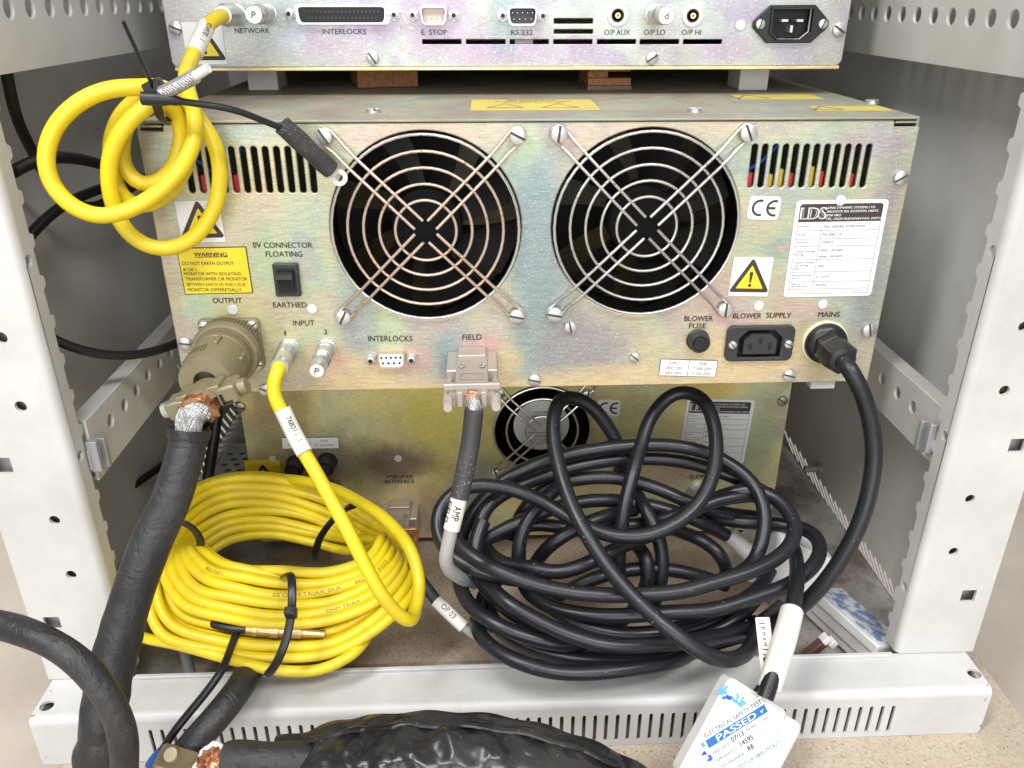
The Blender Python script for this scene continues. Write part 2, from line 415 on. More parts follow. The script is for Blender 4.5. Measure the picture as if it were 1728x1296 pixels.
ZINC = zinc_mat('zinc_passivate', tuple_dim(ZP, .86), 0.50, seed=0.13, blobs=[(.002, .085, .020, .085, GB, .9), (.030, .028, .034, .026, GV, .85), (-.045, .022, .022, .020, TEAL, .85), (-.088, .040, .012, .030, GRN, .6), (-.105, .055, .014, .05, TEAL, .5),
    (-.190, .050, .02, .03, GRN, .6), (-.112, .012, .03, .014, GOLDN, .7), (.14, .020, .07, .022, GOLDN, .75), (.205, .085, .010, .08, GV, .7), (-.018, .018, .012, .012, GOLDN, .7), (-.160, .135, .05, .02, GOLDN, .35), (.10, .06, .03, .02, PNK, .3), (-.128, .022, .012, .012, PNK, .5), (-.20, .03, .012, .02, PNK, .5), (-.033, .030, .016, .008, PNK, .7), (-.075, .020, .016, .010, PNK, .5), (.168, .050, .022, .010, PNK, .45), (.125, .045, .02, .008, PNK, .35), (-.155, .085, .012, .02, GRN, .45), (-.06, .155, .06, .008, PNK, .4), (.06, .155, .06, .008, PNK, .4), (-.005, .15, .010, .012, GRN, .5), (.055, .008, .05, .008, GOLDN, .6), (-.175, .055, .02, .02, GOLDN, .5), (.190, .15, .02, .012, PUR, .35), (0, -.002, .23, .009, GOLDN, .75), (-.215, .08, .006, .09, (.50, .40, .26), .6), (-.165, .035, .03, .03, (.66, .62, .30), .5), (.09, .125, .02, .02, TEAL, .25)])
ZINC_BRIGHT = zinc_mat('zinc_passivate_pale', tuple_dim(ZB, .70), 0.45, seed=0.71, blobs=[(-.050, .035, .022, .03, PUR, .6), (.0, .012, .05, .012, PUR, .5), (-.005, .030, .012, .03, TEAL, .5), (-.11, .02, .03, .02, PUR, .35), (.14, .012, .02, .012, PUR, .5), (-.15, .030, .02, .02, TEAL, .35)])
ZINC_OLIVE = zinc_mat('zinc_passivate_olive', tuple_dim(ZO, 1.15), 0.5, seed=0.4, blobs=[(-.070, .120, .035, .05, (.80, .70, .16), .8), (-.022, .12, .02, .05, (.76, .68, .18), .7), (-.10, .075, .03, .018, (.24, .13, .13), .8), (-.04, .05, .02, .03, (.28, .33, .34), .7), (.14, .14, .03, .02, (.80, .62, .16), .8), (.02, .06, .03, .03, (.54, .58, .22), .6), (-.19, .12, .03, .05, (.30, .23, .12), .7), (-.15, .07, .05, .03, (.17, .13, .10), .7), (.19, .08, .02, .06, (.36, .40, .24), .6)])
ZINC_DUST = zinc_mat('zinc_dusty', ZP, 0.6, dust=0.9, rough=(0.5, 0.8))
PAINT = paint_mat('grey_white_powder_coat', (0.60, 0.59, 0.57))
PAINT_BASE = paint_mat('grey_white_powder_coat_rusty', (0.585, 0.58, 0.57), rust=True)
PAINT_LIT = paint_mat('powder_coat_brightened_inside', (0.68, 0.67, 0.655), 0.5)  # same cabinet paint, colour raised to stand for more light inside
SCREW = dusty('zinc_screw', (0.66, 0.66, 0.64), 0.34, 0.66, (0.5, 0.48, 0.44), 900, metal=0.8)
SCREW_DARK = dusty('dull_screw', (0.40, 0.37, 0.30), 0.42, 0.66, (0.5, 0.48, 0.44), 900, metal=0.85)
RIVET = mat('pale_rivet', (0.66, 0.66, 0.63), 0.5, 0.2)
STEEL = dusty('bright_wire', (0.64, 0.62, 0.58), 0.30, 0.6, (0.35, 0.25, 0.18), 500, metal=0.85)
STEEL_PINK = dusty('tarnished_wire', (0.66, 0.52, 0.42), 0.38, 0.58, (0.3, 0.18, 0.12), 500, metal=0.75)
NICKEL = dusty('satin_nickel', (0.60, 0.60, 0.58), 0.32, 0.68, (0.4, 0.38, 0.34), 600, metal=0.85)
OLIVE = dusty('olive_cadmium', (0.235, 0.20, 0.115), 0.45, 0.66, (0.42, 0.38, 0.30), 500, metal=0.35, film=0.16)
BEIGE_MET = dusty('beige_hood_metal', (0.44, 0.385, 0.33), 0.42, 0.66, (0.6, 0.55, 0.5), 500, metal=0.4)
COPPER_MET = dusty('copper_tarnish', (0.55, 0.27, 0.15), 0.4, 0.62, (0.5, 0.4, 0.35), 400, metal=0.6)
PLASTIC = dusty('black_plastic', (0.012, 0.012, 0.013), 0.36, 0.70, (0.2, 0.2, 0.19), 800)
PLASTIC_G = dusty('dark_grey_plastic', (0.030, 0.030, 0.033), 0.45, 0.70, (0.2, 0.2, 0.19), 800)
DARK = mat('unlit_interior_black', (0.010, 0.010, 0.011), 0.6)
RUBBER = dusty('black_cable_rubber', (0.0085, 0.0093, 0.013), 0.36, 0.69, (0.30, 0.30, 0.30), 700, 0.10, film=0.02)
THINBLK = mat('thin_black_cable', (0.012, 0.012, 0.013), 0.42)
SLEEVE = dusty('black_heatshrink', (0.016, 0.016, 0.018), 0.50, 0.70, (0.26, 0.24, 0.21), 620, 0.5, film=0.15)
def _wrinkle(m):
    v = coords(m); b2 = N(m, 'ShaderNodeBump'); b2.inputs['Strength'].default_value = .55; b2.inputs['Distance'].default_value = .004
    L(m, noise(m, v, 55, 4, .6, 1.2), b2.inputs['Height']); old = bsdf(m).inputs['Normal'].links[0].from_node; L(m, b2.outputs['Normal'], old.inputs['Normal'])
_wrinkle(SLEEVE)
GREY_SLEEVE = dusty('charcoal_heatshrink', (0.040, 0.038, 0.040), 0.55, 0.60, (0.25, 0.24, 0.22), 800, 0.2)
def vinyl():
    m = dusty('wrinkled_black_vinyl', (0.011, 0.011, 0.013), 0.27, 0.70, (0.30, 0.28, 0.25), 520, film=0.10); v = coords(m, (.8, 1.4, 1.6))
    n1 = noise(m, v, 10, 2, .4, 1.6); r_ = N(m, 'ShaderNodeMath', operation='PINGPONG'); L(m, n1, r_.inputs[0]); r_.inputs[1].default_value = 0.14
    bump(m, r_.outputs[0], 0.40, 0.03); return m
VINYL = vinyl()
def yellow():
    m = mat('yellow_cable_jacket', (0.80, 0.62, 0.015), 0.36); v = coords(m)
    d = ramp(m, noise(m, v, 40, 6, .65), [(0.40, 0), (0.75, 0.75)])
    c = mix(m, d, (0.76, 0.585, 0.012), (0.54, 0.39, 0.03))
    s_ = ramp(m, noise(m, v, 260, 3, .6), [(0.71, 0), (0.77, 0.7)]); c = mix(m, s_, c, (0.25, 0.17, 0.03))
    L(m, c, bsdf(m).inputs['Base Color']); bump(m, noise(m, v, 300, 2), .05, .0005); return m
YEL = yellow()
WHITE = dusty('white_plastic', (0.74, 0.73, 0.71), 0.32, 0.70, (0.45, 0.38, 0.28), 260, film=0.10)
PRINT_W = dusty('white_label', (0.78, 0.78, 0.77), 0.4, 0.74, (0.5, 0.48, 0.44), 500)
PRINT_Y = mat('yellow_label', (0.80, 0.62, 0.02), 0.38)
PRINT_YD = dusty('dusty_yellow_label', (0.66, 0.53, 0.10), 0.55, 0.6, (0.3, 0.26, 0.2), 700, film=0.4)
INK = mat('black_ink', (0.022, 0.018, 0.018), 0.5)
INK_BR = mat('brown_black_ink', (0.045, 0.032, 0.028), 0.5)
INK_FAINT = mat('olive_print', (0.24, 0.17, 0.02), 0.5)
INK_RED = mat('maroon_ink', (0.07, 0.018, 0.02), 0.5)
INK_G = mat('grey_ink', (0.085, 0.085, 0.09), 0.5)
INK_LG = mat('faint_ink', (0.36, 0.36, 0.36), 0.5)
INK_W = mat('white_ink', (0.78, 0.78, 0.78), 0.45)
INK_BLUE = mat('blue_ink', (0.022, 0.15, 0.44), 0.45)
INK_GREEN = mat('green_black_ink', (0.012, 0.045, 0.035), 0.5)
SLV_W = dusty('cream_marker_sleeve', (0.74, 0.71, 0.65), 0.42, 0.7, (0.5, 0.45, 0.35), 300, film=0.1)
GREYCAB = dusty('grey_cable', (0.36, 0.35, 0.34), 0.5, 0.62, (0.2, 0.18, 0.16), 300, film=0.2)
REDW = mat('red_insulation', (0.55, 0.03, 0.035), 0.4); YELW = mat('yellow_insulation', (0.62, 0.40, 0.03), 0.4)
BLUEW = mat('blue_insulation', (0.02, 0.10, 0.45), 0.4)
PINKW = mat('pinkish_white_insert', (0.74, 0.62, 0.55), 0.4)
GOLD = mat('gold_contact', (0.80, 0.52, 0.25), 0.3, 0.9)
BRASS = dusty('brass_coupling', (0.55, 0.40, 0.20), 0.35, 0.66, (0.3, 0.2, 0.1), 400, metal=0.9)
CLIPM = mat('grey_clip_nut', (0.40, 0.42, 0.43), 0.42, 0.4)
def braid_mat():
    m = mat('tinned_braid', (0.6, 0.6, 0.58), 0.38, 0.7); v = coords(m)
    wv = N(m, 'ShaderNodeTexWave'); wv.inputs['Scale'].default_value = 420; wv.inputs['Distortion'].default_value = 6
    wv.inputs['Detail'].default_value = 3; wv.bands_direction = 'DIAGONAL'; L(m, v, wv.inputs['Vector'])
    L(m, ramp(m, wv.outputs['Fac'], [(0.1, (0.40, 0.40, 0.39)), (0.5, (0.54, 0.53, 0.51)), (0.9, (0.66, 0.68, 0.70))]), bsdf(m).inputs['Base Color'])
    bump(m, wv.outputs['Fac'], 0.5, 0.0008); return m
BRAID = braid_mat()
def copper_foil():
    m = mat('crumpled_copper_foil', (0.70, 0.33, 0.16), 0.3, 0.85); v = coords(m)
    n = noise(m, v, 140, 5, .7); L(m, ramp(m, n, [(0.3, (0.16, 0.06, 0.03)), (0.55, (0.66, 0.32, 0.17)), (0.75, (0.85, 0.55, 0.36))]), bsdf(m).inputs['Base Color'])
    bump(m, n, 0.7, 0.002); return m
FOIL = copper_foil()
def chip_mat(name, a, b, c, scale=1.0):
    m = mat(name, a, 0.8); v = coords(m, (1, 1, 1))
    vo = N(m, 'ShaderNodeTexVoronoi'); vo.inputs['Scale'].default_value = 760 * scale; vo.inputs['Randomness'].default_value = 1
    L(m, v, vo.inputs['Vector'])
    sx = N(m, 'ShaderNodeSeparateColor'); L(m, vo.outputs['Color'], sx.inputs['Color'])
    col = ramp(m, sx.outputs[0], [(0.0, tuple(q * .5 + r * .5 for q, r in zip(a, c))), (0.25, a), (0.7, b), (1.0, a)])
    col = mix(m, ramp(m, noise(m, v, 9, 5, .6), [(0.35, 0), (0.7, 0.5)]), col, c)
    col = mix(m, ramp(m, noise(m, v, 420, 3), [(0.62, 0), (0.7, 0.8)]), col, tuple(q * .35 for q in c))
    L(m, col, bsdf(m).inputs['Base Color']); bump(m, noise(m, v, 300, 4), 0.3, 0.0008); return m
CHIP = chip_mat('chipboard', (0.46, 0.38, 0.29), (0.54, 0.46, 0.36), (0.34, 0.27, 0.19))
FANBLK = mat('fan_black', (0.004, 0.004, 0.0045), 0.65, spec=0.12)
CHIP_DIRTY = chip_mat('dirty_brown_board', (0.20, 0.145, 0.105), (0.27, 0.20, 0.15), (0.12, 0.085, 0.062))
BOARD = chip_mat('brown_floor_board', (0.42, 0.335, 0.26), (0.50, 0.41, 0.325), (0.27, 0.205, 0.155))
CHIP_RED = chip_mat('raw_wood_block', (0.36, 0.16, 0.06), (0.46, 0.24, 0.11), (0.22, 0.09, 0.04))
def concrete():
    m = mat('pale_concrete', (0.52, 0.46, 0.39), 0.75); v = coords(m)
    c = ramp(m, noise(m, v, 6, 8, .65), [(0.3, (0.44, 0.38, 0.31)), (0.7, (0.60, 0.53, 0.45))])
    c = mix(m, ramp(m, noise(m, v, 300, 3), [(0.66, 0), (0.7, .4)]), c, (0.66, 0.60, 0.52))
    L(m, c, bsdf(m).inputs['Base Color']); bump(m, noise(m, v, 220, 4), .25, .001); return m
CONC = concrete()
def tray_mat():
    m = mat('dirty_steel_tray', (0.4, 0.38, 0.35), 0.6); v = coords(m)
    n = ramp(m, noise(m, v, 13, 7, .68), [(0.42, 0), (0.6, 1)])
    c = mix(m, n, (0.44, 0.42, 0.39), (0.17, 0.13, 0.10))
    c = mix(m, ramp(m, noise(m, v, 320, 3), [(0.6, 0), (0.68, .6)]), c, (0.08, 0.06, 0.05))
    L(m, c, bsdf(m).inputs['Base Color']); bump(m, noise(m, v, 240, 3), .2, .0008); return m
TRAY = tray_mat()
def bluepat():
    m = mat('blue_white_printed_cover', (0.7, 0.72, 0.75), 0.4); v = coords(m)
    L(m, ramp(m, noise(m, v, 110, 4, .6), [(0.45, (0.72, 0.74, 0.77)), (0.55, (0.18, 0.28, 0.50))]), bsdf(m).inputs['Base Color']); return m
BLUEPAT = bluepat()

# ------------------------------------------------------------------ ground and board
g = plate('concrete_floor', [(-6, -4), (6, -4), (6, 8), (-6, 8)], [], 'xy', -0.30, 0.02, CONC); g['kind'] = 'structure'
bd = plate('chipboard_pallet_top', rr(-0.300, -0.40, 0.328, 0.62, 0.004), [], 'xy', -0.2135, 0.020, CHIP, bevel=0.001)
tag(bd, 'speckled tan chipboard sheet under the white cabinet base', 'chipboard')

# ------------------------------------------------------------------ cabinet
rack = thing('rack_cabinet', 'grey white steel rack cabinet with slotted base and serrated uprights around the stacked units', 'cabinet', (-0.0115, 0.2, -0.213))
XL, XR, YF = -0.2625, 0.2425, -0.060
def serr(y0, y1, z0, z1, pitch=0.02225, d=0.0032):
    lp = [(y0, z0), (y0, z1)]; z = z1
    lp = [(y0, z1), (y0, z0)]; z = z0; k = 0
    while z < z1 - pitch:
        lp += [(y1, z), (y1, z + pitch * .62), (y1 + d, z + pitch * .70), (y1 + d, z + pitch * .93)]
        z += pitch
    lp += [(y1, z), (y1, z1)]
    return lp
def post(side, xi, xo, rounds, squares, ret_holes):
    holes = []
    for x, y, rr_ in rounds:
        p = aty(x, y, YF); holes.append(circ(p[0], p[2], rr_, 20))
    for x, y, s_ in squares:
        p = aty(x, y, YF); holes.append(rr(p[0] - s_, p[2] - s_, p[0] + s_, p[2] + s_, .0004, 2))
    r = 0.005; a, b = min(xi, xo), max(xi, xo)
    lo, hi = (a, b - r) if side < 0 else (a + r, b)
    fr = plate('upright', [(lo, -.1745), (hi, -.1745), (hi, .70), (lo, .70)], holes, 'xz', YF, .002, PAINT, rack)
    mb = MB()   # rolled corner between face and flange
    s_ = -side
    cx, cy = xi - s_ * r, YF + r
    ro = [(cx + s_ * r * math.sin(t), cy - r * math.cos(t)) for t in np.linspace(0, math.pi / 2, 8)]
    ri = [(cx + s_ * (r - .002) * math.sin(t), cy - (r - .002) * math.cos(t)) for t in np.linspace(math.pi / 2, 0, 8)]
    mb.prism(ro + ri, (0, 0, -.1745), UX, UY, UZ, .8745, True)
    mb.obj('corner', PAINT, fr)
    hl = []
    for x, y, q in ret_holes:
        p = at(x, y, 0, xi); hl.append(circ(max(p[1], -.0525), p[2], q, 16))
    plate('flange', serr(YF + r, -.0455, -.1745, .70), hl, 'yz', xi - s_ * .001, .002, PAINT, fr)
    mb = MB(); mb.box((xo - side * .001, (YF + .0315), .2628), (.002, .0588, .8745)); mb.obj('outer_flange', PAINT, fr)
    # dark hollow behind the holes: inner channel wall
    mb = MB(); mb.box(((xi + xo) / 2 + side * 0.002, YF + .0105, .2628), (abs(xo - xi) - .012, .0012, .87)); mb.obj('inner_channel', PAINT_LIT, fr)
    return fr
post(-1, XL, -.3150, [(2, 570, .0032), (35, 686, .0032), (92, 878, .0031), (120, 970, .0031)], [(4, 786, .0052), (88.5, 1052, .0050)], [(47, 442, .0034), (136, 769, .0034)])
post(1, XR, .2955, [(1727, 551, .0028), (1695, 659, .0031), (1637, 842, .0030), (1609, 931, .0030)], [(1716, 752, .0046), (1634, 1006, .0048)], [(1686, 430, .0034), (1598, 740, .0034), (1526, 990, .0034)])
# base bar with vent slots
BX0, BX1, BY, BZ0, BZ1 = -.3125, .2908, -.0930, -.2132, -.1750
sl = []
for k in range(67):
    x = -.2413 + k * (.2285 + .2413) / 66
    sl.append(rr(x - .00115, -.2130 + .0035, x + .0012, -.1862, .0011, 3))
base = plate('base_bar', [(BX0, BZ0), (BX1, BZ0), (BX1, BZ1 - .005), (BX0, BZ1 - .005)], sl, 'xz', BY, .0018, PAINT_BASE, rack)
bh = [circ(*at(x, y, 2, BZ1)[:2], .0042, 20) for x, y in ((79, 1191), (1644, 1137))]
plate('top_flange', [(BX0, BY + .005), (BX1, BY + .005), (BX1, -.0592), (BX0, -.0592)], bh, 'xy', BZ1, .0018, PAINT_BASE, base)
mb = MB(); r = .005
ro = [(BY + r - r * math.cos(t), BZ1 - r + r * math.sin(t)) for t in np.linspace(0, math.pi / 2, 9)]
ri = [(BY + r - (r - .0018) * math.cos(t), BZ1 - r + (r - .0018) * math.sin(t)) for t in np.linspace(math.pi / 2, 0, 9)]
mb.prism(ro + ri, (BX0, 0, 0), UY, UZ, UX, BX1 - BX0, True); mb.obj('rolled_edge', PAINT_BASE, base)
mb = MB(); mb.box(((XL + XR) / 2, -.0612, BZ1 + .0012), (XR - XL - .006, .003, .0026), bev=.0008); mb.obj('rear_lip', PAINT_BASE, base)
mb = MB()
for x in (BX0 + .0009, BX1 - .0009):
    mb = MB(); mb.box((x, (BY - .046) / 2 + .001, (BZ0 + BZ1) / 2 - .002), (.0018, -.046 - BY - .004, BZ1 - BZ0 - .005)); mb.obj('end_cap', PAINT_BASE, base)
mb = MB(); mb.box(((BX0 + BX1) / 2, BY + .022, -.1955), (BX1 - BX0 - .01, .0015, .034)); mb.obj('inner_stiffener', CHIP_DIRTY, base)
# floor tray and walls
plate('floor_tray', [(-.309, -.058), (.286, -.058), (.286, .52), (-.309, .52)], [], 'xy', -.201, .0015, TRAY, rack)
plate('floor_lining', rr(-.20, -.030, .185, .5, .004), [], 'xy', -.1985, .0022, BOARD, rack)
def slots_wall(X, row):
    out = []
    for y, z, dy, dz, wv in row:
        d = np.array([dy, dz]); L_ = np.linalg.norm(d); d /= L_; q = np.array([-d[1], d[0]]); lp = []
        for sgn, c in ((1, np.array([y, z]) + d * L_ / 2), (-1, np.array([y, z]) - d * L_ / 2)):
            for t in np.linspace(-math.pi / 2, math.pi / 2, 5): lp.append(tuple(c + sgn * (d * math.cos(t) + q * math.sin(t)) * wv))
        out.append(lp)
    return out
WXR, WXL = .2860, -.3090
rows = []
for k in range(22):
    x = 1325 + (1503 - 1325) * (k / 21); y = 728 + (978 - 728) * (k / 21)
    t = k / 21; a = at(x, y, 0, WXR); b = at(x + 14 + 3 * t, y + 37 + 18 * t, 0, WXR); m_ = (a + b) / 2
    rows.append((m_[1], m_[2], (b - a)[1], (b - a)[2], .0017))
plate('side_panel', [(-.045, -.2), (.52, -.2), (.52, .70), (-.045, .70)], slots_wall(WXR, rows), 'yz', WXR, .0006, PAINT_LIT, rack)
rows = []
for k in range(14):
    t = k / 13; x = 398 - 78 * t; y = 686 + 118 * t
    a = at(x - 4, y - 5, 0, WXL); b = at(x + 5 + 3 * t, y + 6 + 3 * t, 0, WXL); m_ = (a + b) / 2
    rows.append((m_[1], m_[2], (b - a)[1], (b - a)[2], .0017))
plate('side_panel', [(-.045, -.2), (.52, -.2), (.52, .70), (-.045, .70)], slots_wall(WXL, rows), 'yz', WXL, .0006, PAINT_LIT, rack)
mb = MB(); mb.box((-.0115, .521, .25), (.60, .0015, .90)); mb.obj('front_door', PAINT_LIT, rack)
mb = MB(); mb.box((-.0115, .235, .701), (.60, .59, .0015)); mb.obj('roof_panel', PAINT_LIT, rack)
q0, q1_ = at(1386, 791, 0, WXR - .0005), None
mb = MB(); mb.lathe([(0, .0048), (.004, .0048), (.0041, .0032), (.016, .0032)], q0, -UX, 14); mb.obj('stud', CLIPM, rack)
# ventilation plate glimpsed on the floor at the left
vh = []
for i in range(6):
    for j in range(9): vh.append(circ(-.285 + i * .012 + (j % 2) * .006, .17 + j * .0105, .0036, 12))
plate('vent_plate', [(-.292, .155), (-.215, .155), (-.215, .275), (-.292, .275)], vh, 'xy', -.190, .0012, PAINT_LIT, rack)
# side rails
def rail(X, z0, z1, y0, y1, side, holes, mt, wide=False):
    hl = [circ(y, z, rr_, 18) for y, z, rr_ in holes]
    p = plate('side_rail', [(y0, z0), (y1, z0), (y1, z1), (y0, z1)], hl, 'yz', X, .0022, mt, rack, bevel=.0006)
    for z in (z0, z1):
        mb = MB(); mb.box((X - side * -.0045, (y0 + y1) / 2, z + (.0011 if z == z0 else -.0011)), (.009, y1 - y0 - .002, .0021)); mb.obj('rail_lip', mt, p)
    # tube-like pressing behind every hole
    return p
lh = []
for x, y in ((184, 710), (207.6, 684), (228, 659), (247, 633), (266.7, 613.5), (284.7, 594)):
    p = at(x, y, 0, XL); lh.append((p[1], p[2], .0042))
st = lh[-1][0] - lh[-2][0]
for k in range(1, 9): lh.append((lh[5][0] + st * k, lh[5][1], .0042))
rl = rail(XL, -.0375, .0025, -.040, .45, -1, lh, PAINT)
rh = []
for x, y in ((1463, 598), (1490.5, 639), (1516.5, 663), (1542.5, 687)):
    p = at(x, y, 0, XR + .004); rh.append((p[1], p[2], .0040))
for k in range(1, 9): rh.append((rh[0][0] + .026 * k, rh[0][1], .0040))
rrl = rail(XR + .004, -.0375, .0005, -.040, .45, 1, rh, PAINT)
uh = []
for k in range(16):
    p0 = at(11, 15, 0, XL); p1 = at(48.5, 15.5, 0, XL); uh.append((p0[1] + (p1[1] - p0[1]) * k * .98, p0[2], .0046))
rail(XL, .190, .262, -.040, .45, -1, uh, PAINT)
uh = []
for k in range(16):
    p0 = at(1713, 33, 0, XR + .006); p1 = at(1674.5, 30.5, 0, XR + .006); uh.append((p0[1] + (p1[1] - p0[1]) * k * .98, p0[2], .0046))
rail(XR + .006, .1865, .262, -.040, .45, 1, uh, PAINT)
def clip(parent, px, py, X, side):
    p = at(px, py, 0, X); mb = MB()
    for dy in (-.006, .004):
        mb.box((X - side * .004, p[1] + dy, p[2] - dy * .3), (.006, .0042, .020), bev=.0008)
    mb.box((X - side * .0018, p[1], p[2]), (.0016, .018, .013), bev=.0005)
    mb.obj('clip_nut', CLIPM, parent)
clip(rl, 157, 765, XL, -1); clip(rrl, 1573, 735, XR + .004, 1)

# ------------------------------------------------------------------ shared small parts
def screw_mesh(name, m_, rnd=True):
    mb = MB(); n = 24
    mb.lathe([(0, .98), (.26, 1.0), (.30, .98)], (0, 0, 0), (0, -1, 0), n)
    for s_ in (1, -1):
        w0 = .15; a0 = math.asin(w0 / .97)
        lp = [(.97 * math.cos(t), s_ * .97 * math.sin(t)) for t in np.linspace(a0, math.pi - a0, 12)]
        l2 = [(.80 * math.cos(t), s_ * max(w0, .80 * math.sin(t))) for t in np.linspace(a0, math.pi - a0, 12)]
        vs = [(x, -.34, z) for x, z in lp] + [(x, -.52, z) for x, z in lp] + [(x * .98, -.62, z) for x, z in l2]
        k = len(lp); fs = [(i, (i + 1) % k, k + (i + 1) % k, k + i) for i in range(k)] + [(k + i, k + (i + 1) % k, 2 * k + (i + 1) % k, 2 * k + i) for i in range(k)]
        fs.append(tuple(range(2 * k, 3 * k))); mb.add(vs, fs)
    me = mb.mesh(name, m_); me.materials.append(SLOTM); c_ = [0.0] * 3
    for p in me.polygons:
        if abs(p.center[1] + .30) < .005 and len(p.vertices) > 8: p.material_index = 1
    return me
SLOTM = mat('screw_slot', (0.10, 0.095, 0.085), 0.6, 0.3)
SCM = screw_mesh('screw', SCREW); SCD = screw_mesh('dull_screw', SCREW_DARK)
mb = MB(); mb.lathe([(0, 1), (.12, 1), (.2, .9)], (0, 0, 0), (0, -1, 0), 24); RVM = mb.mesh('rivet', RIVET)
def screws(parent, Y, lst, me=None, name='screw'):
    for x, y, rpx in lst:
        p = aty(x, y, Y); d = (p - CAM) @ FW
        r = rpx / FOC * d
        inst(name, me or SCM, parent, p - UY * .0003, (0, random.uniform(0, 3.14) if name == 'screw' else 0, 0), r)
def box_case(parent, X0, X1, Y0, Y1, Z0, Z1, m_, top=True, bottom=True):
    mb = MB(); t = .0014
    mb.box((X0 + t / 2, (Y0 + Y1) / 2, (Z0 + Z1) / 2), (t, Y1 - Y0, Z1 - Z0))
    mb.box((X1 - t / 2, (Y0 + Y1) / 2, (Z0 + Z1) / 2), (t, Y1 - Y0, Z1 - Z0))
    if bottom: mb.box(((X0 + X1) / 2, (Y0 + Y1) / 2, Z0 + t / 2), (X1 - X0 - 2 * t, Y1 - Y0, t))
    if top: mb.box(((X0 + X1) / 2, (Y0 + Y1) / 2, Z1 - t / 2), (X1 - X0 - 2 * t, Y1 - Y0, t))
    mb.box(((X0 + X1) / 2, Y1 - t / 2, (Z0 + Z1) / 2), (X1 - X0 - 2 * t, t, Z1 - Z0 - 2 * t))
    return mb.obj('case', m_, parent)
def warn_triangle(parent, fr, mt_ink=INK_BR, cu=.5, cv=.44, size=.40, mark='!'):
    """black bordered yellow triangle with exclamation mark, printed on a sticker"""
    W_ = float(fr.w); o = fr.P(cu, cv, .00022)
    mb = MB(); s_ = size * W_
    mb.prism(tri_round(0, 0, s_ * 1.0, s_ * .10), o, fr.ux, fr.uz, fr.n, .0001); k = mb.obj('warning_triangle', mt_ink, parent)
    mb = MB(); mb.prism(tri_round(0, 0, s_ * .74, s_ * .03), o + fr.n * .0001, fr.ux, fr.uz, fr.n, .0001); mb.obj('triangle_fill', PRINT_Y, parent)
    mb = MB(); q = o + fr.n * .0002
    if mark == '!':
        lp = [(-.09 * s_, .40 * s_), (-.06 * s_, .46 * s_), (.06 * s_, .46 * s_), (.09 * s_, .40 * s_), (.04 * s_, -.10 * s_), (-.04 * s_, -.10 * s_)]
        mb.prism(lp, q, fr.ux, fr.uz, fr.n, .0001); mb.prism(circ(0, -.235 * s_, .085 * s_, 16), q, fr.ux, fr.uz, fr.n, .0001)
    else:
        lp = [(.05 * s_, .38 * s_), (-.14 * s_, -.02 * s_), (0, -.0 * s_), (-.07 * s_, -.3 * s_), (.14 * s_, .07 * s_), (.01 * s_, .06 * s_)]
        mb.prism(lp, q, fr.ux, fr.uz, fr.n, .0001)
    mb.obj('hazard_mark', mt_ink, parent)
def ce_mark(parent, fr, m_=INK_BR):
    """CE lettering as arcs"""
    mb = MB(); o = fr.P(0, 0, .00025)
    W_, H_ = float(fr.w), float(fr.h); R_ = H_ * .36; th = H_ * .105
    for cx, span in ((W_ * .37, 1), (W_ * .83, 1)):
        a = np.linspace(math.radians(72), math.radians(288), 22)
        lo = [(cx + R_ * math.cos(t), H_ / 2 + R_ * math.sin(t)) for t in a] + [(cx + (R_ - th) * math.cos(t), H_ / 2 + (R_ - th) * math.sin(t)) for t in a[::-1]]
        k = len(lo); vs = [o + fr.ux * p[0] + fr.uz * p[1] for p in lo]; m2 = k // 2
        mb.add(vs, [(i, i + 1, k - 2 - i, k - 1 - i) for i in range(m2 - 1)], False)
    cx = W_ * .83; lp = [(cx - R_ + th * .5, H_ / 2 - th / 2), (cx + R_ * .12, H_ / 2 - th / 2), (cx + R_ * .12, H_ / 2 + th / 2), (cx - R_ + th * .5, H_ / 2 + th / 2)]
    mb.add([o + fr.ux * p[0] + fr.uz * p[1] + fr.n * .00005 for p in lp], [(0, 1, 2, 3)], False)
    mb.obj('lettering', m_, parent)
def pxframe(Y, TL, TR, BR, BL, lift=0.0003):
    return frame_from([aty(*p, Y) for p in (TL, TR, BR, BL)], (0, -1, 0)) if lift is None else _lift(frame_from([aty(*p, Y) for p in (TL, TR, BR, BL)], (0, -1, 0)), lift)
def _lift(f, l): f.o = f.o + f.n * l; return f
